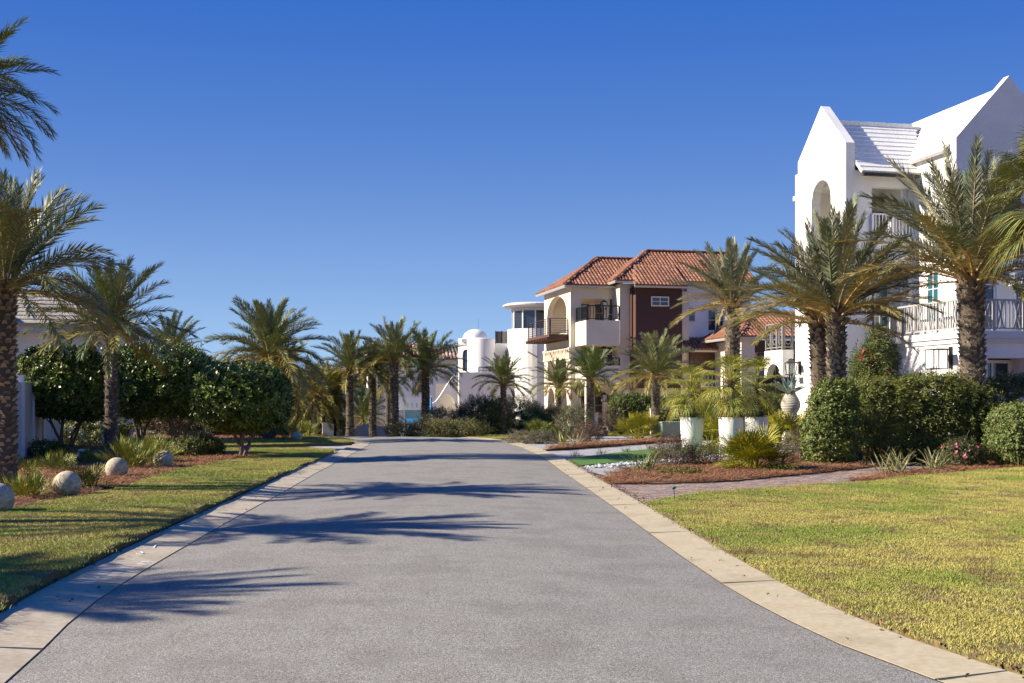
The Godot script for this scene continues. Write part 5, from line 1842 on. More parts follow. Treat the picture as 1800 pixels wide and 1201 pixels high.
# ---------------------------------------------------------------- leafy shrubs
func sprig(seed_: int, n: int, length: float, leaf_l: float, leaf_w: float, two_tone := 0.0) -> ArrayMesh:
	var key := "sprig_%d_%d_%.2f_%.3f_%.3f_%.1f" % [seed_, n, length, leaf_l, leaf_w, two_tone]
	if cache.has(key): return cache[key]
	var r := RandomNumberGenerator.new()
	r.seed = seed_
	var st := begin()
	for i in n:
		var t := i / float(n)
		var o := Vector3(r.randf_range(-0.3, 0.3), t, r.randf_range(-0.3, 0.3)) * length
		var a := i * 2.4 + r.randf_range(-0.4, 0.4)
		var dir := Vector3(cos(a), r.randf_range(0.1, 0.9), sin(a)).normalized()
		var side := dir.cross(Vector3(r.randf_range(-0.6, 0.6), 1, r.randf_range(-0.6, 0.6))).normalized()
		var nrm := side.cross(dir).normalized()
		var v := r.randf_range(0.6, 1.4)
		var l := leaf_l * r.randf_range(0.7, 1.15)
		var c := Color(v, v, v)
		if two_tone > 0 and r.randf() < two_tone: c = Color(v * 2.6, v * 2.0, v * 2.4)
		st.set_color(c)
		var m := o + dir * l * 0.5 - nrm * leaf_w * 0.12
		var s := side * leaf_w * 0.5 + nrm * leaf_w * 0.12
		var s2 := side * leaf_w * 0.5 - nrm * leaf_w * 0.12
		tri(st, o, m - s2, o + dir * l)
		tri(st, o, o + dir * l, m + s)
	var me := mesh_of(st)
	cache[key] = me
	return me


# volumes: [centre, radii, power]; leaves lie through each volume, denser near its skin
func foliage(parent: Node3D, volumes: Array, sprig_mesh: Mesh, mat: String, per_m2: float, c: Color, c2: Color, seed_: int, lump := 0.12, size := 1.0, called := "foliage") -> void:
	var rg := RandomNumberGenerator.new()
	rg.seed = seed_
	var nz := FastNoiseLite.new()
	nz.seed = seed_
	nz.frequency = 0.9
	nz.fractal_octaves = 3
	var xs := []
	var cs := []
	for v in volumes:
		var ra: Vector3 = v[1]
		var pw: float = v[2]
		var area := 4.0 * PI * pow((pow(ra.x * ra.y, 1.6) + pow(ra.x * ra.z, 1.6) + pow(ra.y * ra.z, 1.6)) / 3.0, 1 / 1.6) * (1.35 if pw > 3 else 1.0)
		for i in int(area * per_m2):
			var d := Vector3(rg.randfn(), rg.randfn(), rg.randfn()).normalized()
			if pw > 3:
				d = (d / Vector3(absf(ra.y * ra.z), absf(ra.x * ra.z), absf(ra.x * ra.y))).normalized() if false else d
			var k := pow(pow(absf(d.x), pw) + pow(absf(d.y), pw) + pow(absf(d.z), pw), -1.0 / pw)
			var f := lerpf(0.62, 1.0, pow(rg.randf(), 0.4)) + (rg.randf_range(0.03, 0.14) if rg.randf() < 0.04 else 0.0)
			var p: Vector3 = d * k * f * ra
			p *= 1.0 + lump * nz.get_noise_3dv(d * 3.0 + v[0]) * 2.0
			p += v[0]
			var inside := false
			for o in volumes:
				if o == v: continue
				var q: Vector3 = (p - o[0]) / o[1]
				if q.length() < 0.6: inside = true
			if inside or p.y < 0.0: continue
			var out := (d / ra).normalized()
			var up := (out + Vector3(rg.randf_range(-0.5, 0.5), rg.randf_range(0.0, 0.7), rg.randf_range(-0.5, 0.5))).normalized()
			var side := up.cross(Vector3(rg.randfn(), rg.randfn(), rg.randfn())).normalized()
			var s := rg.randf_range(0.75, 1.25) * size
			xs.append(Transform3D(Basis(side, up, side.cross(up)).scaled_local(Vector3.ONE * s), p))
			var t := clampf(0.5 + nz.get_noise_3dv(p * 2.2) * 1.2 + rg.randf_range(-0.25, 0.25), 0, 1)
			var col := c.lerp(c2, t)
			var b := rg.randf_range(0.8, 1.2)
			cs.append(Color(col.r * b, col.g * b, col.b * b))
	multi(called, sprig_mesh, M[mat], parent, xs, cs)


func stems(parent: Node3D, seed_: int, n: int, base: float, tops: Array, r0: float, called := "stem", mat := "tree_bark") -> void:
	var rg := RandomNumberGenerator.new()
	rg.seed = seed_
	for i in n:
		var st := begin()
		var a := TAU * i / n + rg.randf_range(-0.4, 0.4)
		var p := Vector3(cos(a), 0, sin(a)) * base + Vector3(0, -0.05, 0)
		var e: Vector3 = tops[i % tops.size()] + Vector3(rg.randf_range(-0.2, 0.2), 0, rg.randf_range(-0.2, 0.2))
		var pts := []
		var rad := []
		for k in 8:
			var t := k / 7.0
			var q := p.lerp(e, t) + Vector3(rg.randf_range(-0.04, 0.04), 0, rg.randf_range(-0.04, 0.04)) * (1.0 if k > 0 and k < 7 else 0.0)
			q.y = lerpf(p.y, e.y, pow(t, 0.8))
			pts.append(q)
			rad.append(lerpf(r0, r0 * 0.35, t))
		tube(st, pts, rad, 7)
		for k in 3:
			var b: Vector3 = pts[3 + k]
			var dir := Vector3(rg.randf_range(-1, 1), 0.9, rg.randf_range(-1, 1)).normalized()
			tube(st, [b, b + dir * 0.3 + Vector3(0, 0.02, 0), b + dir * rg.randf_range(0.5, 0.8)], [r0 * 0.5, r0 * 0.35, r0 * 0.15], 5)
		part(called, mesh_of(st), M[mat], parent)


func topiary_trees() -> void:
	var sp := sprig(60, 9, 0.10, 0.085, 0.05)
	var c := Color(0.085, 0.125, 0.02)
	var c2 := Color(0.15, 0.195, 0.035)
	var list := [
		["clipped multi stemmed tree with pale bare stems beside the panel fence", Vector3(-13.247, 0, -35.347), [[Vector3(0, 2.25, 0), Vector3(1.35, 0.95, 1.3), 2.6], [Vector3(0.75, 2.0, 0.3), Vector3(1.0, 0.8, 1.0), 2.4], [Vector3(-0.6, 2.55, 0.0), Vector3(0.7, 0.62, 0.8), 2.2]], 5, 0.05],
		["clipped dark tree with slender stems behind the slender date palm", Vector3(-12.779, 0, -41.034), [[Vector3(0, 2.35, 0), Vector3(1.35, 1.15, 1.3), 2.6], [Vector3(0.7, 2.2, 0.2), Vector3(1.1, 1.0, 1.0), 2.4]], 4, 0.05],
		["clipped dark tree at the middle of the joined canopy row", Vector3(-11.568, 0, -41.034), [[Vector3(0, 2.4, 0), Vector3(1.3, 1.05, 1.3), 2.6], [Vector3(0.75, 2.1, 0), Vector3(1.0, 0.9, 1.0), 2.4]], 4, 0.055],
		["clipped umbrella tree with forked dark stems standing on the lawn edge", Vector3(-7.586, 0, -33.679), [[Vector3(0, 1.78, 0), Vector3(1.2, 0.85, 1.15), 2.8], [Vector3(-0.55, 1.85, 0), Vector3(0.75, 0.8, 0.9), 2.4], [Vector3(0.5, 1.75, 0.1), Vector3(0.72, 0.78, 0.8), 2.4]], 4, 0.06],
	]
	for i in list.size():
		var a: Array = list[i]
		var t := thing("clipped_tree", a[0], "tree", a[1], 0.0, "clipped multi stemmed trees")
		foliage(t, a[2], sp, "glossy_leaf", 250.0, c, c2, 70 + i, 0.07, 1.15)
		var y: float = a[2][0][0].y - 0.3
		stems(t, 80 + i, a[3], 0.14, [Vector3(-0.75, y, 0.2), Vector3(0.65, y, -0.2), Vector3(0.2, y, 0.5), Vector3(-0.3, y, -0.5), Vector3(0.9, y, 0.3)], a[4])
		if i == 3:
			var st := begin()
			lathe(st, [Vector2(0.075, 0.3), Vector2(0.08, 0.32), Vector2(0.08, 0.38), Vector2(0.075, 0.4)], 10)
			part("ribbon", mesh_of(st), M["violet"], t, Transform3D(Basis.IDENTITY, Vector3(0.12, 0.02, 0.06)))


func shrub(called: String, label: String, category: String, at: Vector3, volumes: Array, sp: Mesh, mat: String, per: float, c: Color, c2: Color, seed_: int, group := "", lump := 0.15, size := 1.0, twig := true) -> Node3D:
	var t := thing(called, label, category, at, 0.0, group)
	foliage(t, volumes, sp, mat, per, c, c2, seed_, lump, size)
	if twig:
		var tops := []
		for v in volumes:
			tops.append(v[0] + Vector3(0, v[1].y * 0.2, 0))
		stems(t, seed_ + 1, mini(5, 2 + volumes.size()), 0.12, tops, 0.022)
	return t


func hedges_and_shrubs() -> void:
	var dark := Color(0.085, 0.105, 0.020)
	var mid := Color(0.165, 0.180, 0.035)
	var olive := Color(0.158, 0.165, 0.053)
	var yellow := Color(0.210, 0.210, 0.035)
	var h1 := sprig(61, 10, 0.16, 0.11, 0.026)
	var h2 := sprig(62, 9, 0.12, 0.075, 0.035)
	var tiny := sprig(63, 12, 0.16, 0.05, 0.018)
	var small := sprig(64, 10, 0.12, 0.06, 0.03)
	var vari := sprig(65, 10, 0.08, 0.06, 0.034, 0.55)
	# tall dark hedge before the white house
	shrub("tall_hedge", "tall dark clipped hedge below the terrace of the white house", "hedge", Vector3(10.772, 0, -32.455), [[Vector3(-0.6, 1.12, -0.4), Vector3(1.1, 1.12, 0.9), 5.0], [Vector3(0.75, 1.17, -0.4), Vector3(1.0, 1.15, 0.9), 5.0]], h1, "leaf", 170.0, dark, mid, 201, "", 0.07, 1.0)
	shrub("tall_hedge", "shaggy end of the tall hedge around the massive palm trunk", "hedge", Vector3(12.477, 0, -32.752), [[Vector3(-0.2, 1.0, -0.1), Vector3(0.85, 1.1, 0.8), 4.0], [Vector3(0.35, 0.9, 0.2), Vector3(0.5, 0.95, 0.5), 2.5]], h1, "leaf", 150.0, dark, mid, 202, "", 0.14, 1.0)
	shrub("cone_shrub", "dense upright green shrub where the hedge meets the fan palm bed", "shrub", Vector3(8.381, 0, -31.316), [[Vector3(-0.05, 0.75, 0), Vector3(0.66, 0.8, 0.6), 3.0], [Vector3(0.0, 1.45, -0.1), Vector3(0.52, 0.72, 0.5), 2.4], [Vector3(0.35, 1.6, -0.1), Vector3(0.3, 0.6, 0.4), 2.2]], h2, "leaf", 260.0, Color(0.112, 0.158, 0.030), Color(0.150, 0.175, 0.035), 203, "", 0.14)
	shrub("hedge", "green hedge behind the variegated bush below the garage door", "hedge", Vector3(15.171, 0, -36), [[Vector3(0, 1.15, 0), Vector3(1.3, 1.2, 0.8), 4.0]], h1, "leaf", 150.0, dark, mid, 204, "", 0.12)
	shrub("variegated_bush", "rounded cream edged variegated bush at the frame edge beside the drive", "shrub", Vector3(13.251, 0, -30.513), [[Vector3(0.1, 0.8, 0), Vector3(1.15, 0.82, 0.9), 2.8]], vari, "leaf", 420.0, Color(0.128, 0.173, 0.045), Color(0.150, 0.170, 0.050), 205, "", 0.06)
	var ol := shrub("oleander", "tall oleander with red flowers against the shaded tower wall", "shrub", Vector3(12.515, 0, -41), [[Vector3(0, 1.4, 0), Vector3(0.75, 1.5, 0.6), 2.2], [Vector3(0.1, 2.9, 0), Vector3(0.42, 1.15, 0.4), 2.0], [Vector3(-0.45, 2.6, 0), Vector3(0.3, 0.8, 0.3), 2.0]], sprig(66, 12, 0.3, 0.17, 0.025), "leaf", 130.0, Color(0.090, 0.135, 0.030), Color(0.150, 0.170, 0.035), 206, "", 0.2)
	var bl := sprig(67, 6, 0.03, 0.05, 0.045)
	foliage(ol, [[Vector3(-0.35, 3.1, 0.25), Vector3(0.4, 0.35, 0.3), 2.0], [Vector3(0.15, 3.85, 0.1), Vector3(0.2, 0.2, 0.2), 2.0], [Vector3(0.25, 2.4, 0.5), Vector3(0.3, 0.5, 0.2), 2.0]], bl, "leaf", 14.0, Color(0.550, 0.030, 0.060), Color(0.700, 0.060, 0.120), 207, 0.2, 1.3, "flowers")
	# hedges near the cream house
	shrub("hedge", "clipped hedge under the balcony of the cream house", "hedge", Vector3(6.259, 0, -62), [[Vector3(0, 0.95, 0), Vector3(1.15, 0.98, 0.6), 5.0]], h2, "leaf", 170.0, dark, Color(0.128, 0.173, 0.030), 210, "", 0.06, 1.4)
	shrub("hedge", "hedge between the medium palm trunk and the first planter", "hedge", Vector3(7.871, 0, -57), [[Vector3(0, 0.85, 0), Vector3(1.25, 0.95, 0.6), 4.0]], h2, "leaf", 150.0, dark, mid, 211, "", 0.1, 1.4)
	shrub("hedge", "shadowed hedge behind the middle white planter", "hedge", Vector3(8.783, 0, -53), [[Vector3(0, 0.85, 0), Vector3(0.75, 0.9, 0.6), 3.5]], h2, "leaf", 150.0, dark, mid, 212, "", 0.1, 1.4)
	shrub("hedge", "dark leafy hedge behind the third planter and the ribbed urn", "hedge", Vector3(11.231, 0, -53), [[Vector3(-0.7, 0.9, 0), Vector3(1.1, 0.9, 0.6), 3.5], [Vector3(0.9, 0.95, 0), Vector3(1.0, 0.9, 0.6), 3.5]], h2, "leaf", 140.0, dark, mid, 213, "", 0.12, 1.4)
	# scrub before the dome house
	var scr := [
		["low mixed scrub with reddish twigs beside the white pavilion wall", Vector3(-4.874, -0.043, -57.5), [[Vector3(-0.3, 0.25, 0), Vector3(0.8, 0.32, 0.6), 2.0], [Vector3(0.6, 0.28, 0), Vector3(0.7, 0.36, 0.6), 2.0]], Color(0.090, 0.105, 0.045), Color(0.130, 0.110, 0.040)],
		["grey twiggy scrub bush in front of the entrance arch", Vector3(-3.315, -0.064, -58.5), [[Vector3(0, 0.5, 0), Vector3(0.9, 0.75, 0.7), 2.0], [Vector3(-0.6, 0.8, 0), Vector3(0.5, 0.5, 0.5), 2.0]], Color(0.090, 0.100, 0.060), Color(0.135, 0.135, 0.075)],
		["low green and yellow scrub along the far road edge", Vector3(-2.8, -0.004, -56), [[Vector3(-0.5, 0.3, 0), Vector3(0.8, 0.4, 0.5), 2.0], [Vector3(0.7, 0.3, 0), Vector3(0.8, 0.42, 0.5), 2.0]], Color(0.135, 0.150, 0.045), Color(0.200, 0.170, 0.050)],
		["dark rounded scrub bush under the dome house tower", Vector3(-1.629, -0.031, -60), [[Vector3(0, 0.8, 0), Vector3(1.15, 0.98, 0.9), 2.2], [Vector3(-0.8, 0.5, 0.2), Vector3(0.7, 0.7, 0.6), 2.0]], Color(0.056, 0.076, 0.032), Color(0.090, 0.105, 0.038)],
		["pale olive scrub bush behind the lone palm trunk", Vector3(0.148, 0, -62), [[Vector3(0, 0.8, 0), Vector3(1.25, 1.0, 0.9), 2.2], [Vector3(0.9, 0.6, 0), Vector3(0.8, 0.8, 0.6), 2.0]], Color(0.105, 0.112, 0.053), Color(0.140, 0.140, 0.060)],
		["dense scrub filling the gap beside the lone palm trunk", Vector3(-0.899, -0.003, -59), [[Vector3(0, 0.7, 0), Vector3(0.9, 0.9, 0.6), 2.2]], dark, mid],
		["leafy green bush between the olive scrub and the street arches", Vector3(1.171, 0, -60), [[Vector3(0, 0.5, 0), Vector3(0.85, 0.75, 0.7), 2.3]], Color(0.080, 0.130, 0.036), Color(0.135, 0.173, 0.045)],
	]
	for i in scr.size():
		shrub("scrub_bush", scr[i][0], "bush", scr[i][1], scr[i][2], tiny, "leaf", 150.0, scr[i][3], scr[i][4], 220 + i, "scrub at the far road edge", 0.28, 1.5)
	# planting at the gutter before the cream house
	shrub("ground_cover", "low grey brown ground cover spreading at the far gutter bend", "ground cover", Vector3(0.689, 0, -48.243), [[Vector3(-0.1, 0.1, 0), Vector3(0.75, 0.3, 0.9), 2.4], [Vector3(0.5, 0.1, 0.2), Vector3(0.6, 0.28, 0.7), 2.4]], tiny, "leaf", 220.0, Color(0.150, 0.135, 0.075), Color(0.150, 0.130, 0.075), 231, "", 0.15, 1.0, false)
	shrub("mixed_shrub", "reddish brown shrub behind the striped lily before the small dark trunked palm", "shrub", Vector3(3.188, 0, -49.583), [[Vector3(0, 0.35, 0), Vector3(0.5, 0.42, 0.45), 2.0]], tiny, "leaf", 230.0, Color(0.080, 0.050, 0.030), Color(0.160, 0.085, 0.050), 232, "", 0.25)
	shrub("mixed_shrub", "grey green wispy shrub between the two small palms", "shrub", Vector3(2.855, 0, -54.5), [[Vector3(0, 0.7, 0), Vector3(0.75, 0.8, 0.6), 2.0]], tiny, "leaf", 150.0, Color(0.120, 0.130, 0.060), Color(0.180, 0.165, 0.083), 233, "", 0.28, 1.2)
	shrub("mixed_shrub", "purple brown bare twig bush beside the white gate post", "shrub", Vector3(4.914, 0, -60), [[Vector3(0, 0.55, 0), Vector3(0.65, 0.75, 0.5), 2.0]], tiny, "leaf", 150.0, Color(0.070, 0.040, 0.035), Color(0.130, 0.075, 0.060), 234, "", 0.28, 1.1)
	shrub("mixed_shrub", "low bright green cover between the palmetto and the lily", "shrub", Vector3(1.508, 0, -50.282), [[Vector3(0, 0.12, 0), Vector3(0.7, 0.3, 0.5), 2.2]], small, "leaf", 240.0, Color(0.090, 0.143, 0.030), Color(0.110, 0.140, 0.030), 235, "", 0.2, 0.9, false)
	# shrubs in the orange bed
	shrub("twiggy_shrub", "brown twiggy shrub between the lily clump and the fan palm", "shrub", Vector3(4.243, 0, -30.513), [[Vector3(-0.1, 0.3, 0), Vector3(0.55, 0.42, 0.5), 2.0]], tiny, "leaf", 330.0, Color(0.090, 0.055, 0.035), Color(0.160, 0.100, 0.060), 240, "", 0.25, 0.8)
	shrub("twiggy_shrub", "low sparse reddish shrub touching the fan palm leaves", "shrub", Vector3(4.882, 0, -30.513), [[Vector3(0, 0.2, 0), Vector3(0.42, 0.3, 0.4), 2.0]], tiny, "leaf", 300.0, Color(0.100, 0.060, 0.035), Color(0.190, 0.130, 0.060), 241, "", 0.25, 0.8)
	shrub("twiggy_shrub", "grey wiry shrub between the fan palm and the upright shrub", "shrub", Vector3(7.983, 0, -33), [[Vector3(0, 0.35, 0), Vector3(0.55, 0.5, 0.5), 2.0]], tiny, "leaf", 220.0, Color(0.090, 0.070, 0.050), Color(0.150, 0.125, 0.080), 242, "", 0.28, 0.8)
	shrub("ground_cover", "golden green patch of creeping ground cover on the orange straw", "ground cover", Vector3(3.771, 0, -26.842), [[Vector3(0, 0.02, 0), Vector3(0.5, 0.13, 0.55), 2.2]], small, "leaf", 520.0, Color(0.150, 0.130, 0.025), Color(0.280, 0.220, 0.050), 243, "", 0.2, 0.6, false)
	# flowering shrub in the lily strip
	var fl := shrub("flowering_shrub", "small dark shrub with pink flowers beside the path lamp", "shrub", Vector3(11.425, 0, -30.254), [[Vector3(0, 0.3, 0), Vector3(0.55, 0.36, 0.42), 2.2]], small, "leaf", 420.0, Color(0.070, 0.100, 0.032), Color(0.120, 0.105, 0.045), 244, "", 0.2, 0.8)
	foliage(fl, [[Vector3(-0.1, 0.42, 0.12), Vector3(0.5, 0.25, 0.36), 2.2]], bl, "leaf", 22.0, Color(0.500, 0.100, 0.160), Color(0.650, 0.220, 0.260), 245, 0.2, 0.9, "flowers")
	# box shrubs and undergrowth beyond the left bed
	shrub("box_shrub", "dark clipped box shrub in deep shade behind the stone balls", "shrub", Vector3(-9.142, 0, -33.679), [[Vector3(0, 0.25, 0), Vector3(0.5, 0.32, 0.45), 3.5]], h2, "leaf", 330.0, dark, mid, 250, "", 0.08, 0.8)
	shrub("box_shrub", "second dark box shrub nearer the umbrella tree stems", "shrub", Vector3(-8.794, 0, -34.327), [[Vector3(0, 0.28, 0), Vector3(0.42, 0.36, 0.4), 3.5]], h2, "leaf", 330.0, dark, mid, 251, "", 0.08, 0.8)
	shrub("dark_bush", "black green bush at the foot of the panel fence", "bush", Vector3(-12.964, 0, -33.364), [[Vector3(0, 0.18, 0), Vector3(0.55, 0.38, 0.4), 2.0]], h2, "leaf", 240.0, dark, mid, 252, "", 0.25, 0.9)
	shrub("dark_bush", "leafy bush in the shade behind the white pipe", "bush", Vector3(-14.7, 0, -42), [[Vector3(0, 0.5, 0), Vector3(1.3, 0.7, 0.7), 2.2]], h2, "leaf", 160.0, dark, mid, 253, "", 0.25, 1.1)
	shrub("brown_thicket", "brown dry thicket under the joined clipped canopy", "bush", Vector3(-14.536, 0, -55), [[Vector3(-1.4, 0.8, 0), Vector3(1.5, 1.1, 0.8), 2.2], [Vector3(1.2, 0.8, 0), Vector3(1.6, 1.1, 0.8), 2.2]], tiny, "leaf", 110.0, Color(0.120, 0.100, 0.060), Color(0.140, 0.110, 0.055), 254, "", 0.25, 1.7)
	shrub("dark_bush", "shadowed dark thicket behind the umbrella tree", "bush", Vector3(-12.893, -0.028, -57), [[Vector3(0, 0.9, 0), Vector3(1.6, 1.3, 0.8), 2.2]], h2, "leaf", 130.0, dark, mid, 255, "", 0.2, 1.5)
	shrub("dark_bush", "dense dark undergrowth below the broad full crowned palm", "bush", Vector3(-11.429, -0.433, -64), [[Vector3(0, 1.0, 0), Vector3(1.5, 1.5, 0.8), 2.2], [Vector3(1.4, 0.7, 0.5), Vector3(1.0, 1.2, 0.8), 2.2]], h2, "leaf", 120.0, dark, mid, 256, "", 0.22, 1.6)
	shrub("bamboo_clump", "yellow green feathery clump behind the clipped canopy", "bush", Vector3(-16.503, -0.028, -57), [[Vector3(0, 2.6, 0), Vector3(1.6, 1.6, 0.9), 2.0], [Vector3(1.2, 2.3, 0), Vector3(0.9, 1.3, 0.8), 2.0]], sprig(68, 14, 0.5, 0.34, 0.035), "leaf", 60.0, Color(0.120, 0.140, 0.030), Color(0.240, 0.230, 0.060), 257, "", 0.2, 1.1)
	shrub("scrub_bush", "green bush at the end of the sloping white wall", "bush", Vector3(-8.714, -0.218, -61), [[Vector3(0.2, 0.6, 0), Vector3(0.35, 0.4, 0.3), 2.0]], small, "leaf", 200.0, Color(0.090, 0.128, 0.038), Color(0.120, 0.130, 0.040), 258, "scrub at the far road edge", 0.2, 1.0)


func horizon_scrub() -> void:
	# far wood that closes the gaps between the houses
	var sp := sprig(69, 12, 0.5, 0.3, 0.14)
	var t := thing("far_wood", "dark band of far trees closing the view behind the houses and palms", "wood")
	t.set_meta("kind", "stuff")
	var v := []
	var rg := RandomNumberGenerator.new()
	rg.seed = 88
	for i in 26:
		var x := -62.0 + i * 2.6
		v.append([Vector3(x + rg.randf_range(-1, 1), 0.6, -124.0 + rg.randf_range(-6, 6)), Vector3(3.0, rg.randf_range(3.0, 4.6), 2.5), 2.2])
	foliage(t, v, sp, "leaf", 7.0, Color(0.060, 0.080, 0.032), Color(0.105, 0.112, 0.045), 261, 0.15, 1.6)
	var w := []
	for i in 18:
		w.append([Vector3(22.0 + i * 4.0, 0.6, -110.0 + rg.randf_range(-4, 4)), Vector3(3.6, rg.randf_range(3.0, 5.0), 2.5), 2.2])
	foliage(t, w, sp, "leaf", 5.0, Color(0.060, 0.080, 0.032), Color(0.105, 0.112, 0.045), 262, 0.15, 1.6)
	var u := []
	for i in 9:
		u.append([Vector3(-34.0 + i * 2.4, 0.5, -74.0 + rg.randf_range(-2, 2)), Vector3(2.2, rg.randf_range(1.6, 2.6), 1.6), 2.2])
	foliage(t, u, sp, "leaf", 14.0, Color(0.060, 0.080, 0.032), Color(0.120, 0.120, 0.045), 263, 0.2, 1.0)


# ---------------------------------------------------------------- blades and small plants
func blades(called: String, label: String, category: String, at: Vector3, n: int, l: float, w: float, bend: float, c: Color, edge: Color, seed_: int, group := "", spread := 0.12, lift := 0.35) -> Node3D:
	var root := thing(called, label, category, at, 0.0, group)
	var rg := RandomNumberGenerator.new()
	rg.seed = seed_
	var made := []
	for v in 5:
		var st := begin()
		var e := deg_to_rad(lerpf(82, 25, v / 4.0))
		var p := Vector3.ZERO
		var pts := []
		for i in 7:
			pts.append(p)
			var a := e - bend * pow(i / 6.0, 1.5)
			p += Vector3(0, sin(a), cos(a)) * l / 6.0
		for i in 6:
			var w0 := w * (0.65 + 0.35 * sin(PI * i / 6.0)) * (1.0 if i < 4 else (6 - i) / 2.5)
			var w1 := w * (0.65 + 0.35 * sin(PI * (i + 1) / 6.0)) * (1.0 if i + 1 < 4 else (6 - i - 1) / 2.5)
			var cup := Vector3(0, w * 0.25, 0)
			for q in [[-1.0, -0.55, edge], [-0.55, 0.0, c], [0.0, 0.55, c], [0.55, 1.0, edge]]:
				st.set_color(q[2])
				var x0: float = q[0] / 2.0
				var x1: float = q[1] / 2.0
				quad(st, pts[i] + Vector3(w0 * x0, 0, 0) + cup * absf(q[0]), pts[i] + Vector3(w0 * x1, 0, 0) + cup * absf(q[1]), pts[i + 1] + Vector3(w1 * x1, 0, 0) + cup * absf(q[1]), pts[i + 1] + Vector3(w1 * x0, 0, 0) + cup * absf(q[0]))
		made.append(mesh_of(st))
	for i in n:
		var t := i / float(n - 1)
		var v := clampi(int(t * 4.99 + rg.randf_range(-0.5, 0.5)), 0, 4)
		var yaw := i * 2.39996 + rg.randf_range(-0.4, 0.4)
		var o := Vector3(rg.randf_range(-1, 1), 0, rg.randf_range(-1, 1)) * spread
		part("leaf", made[v], M["leaf"], root, Transform3D((Basis(Vector3.UP, yaw) * Basis(Vector3(0, 0, 1), rg.randf_range(-0.4, 0.4))).scaled_local(Vector3.ONE * rg.randf_range(0.65, 1.1)), o))
	return root


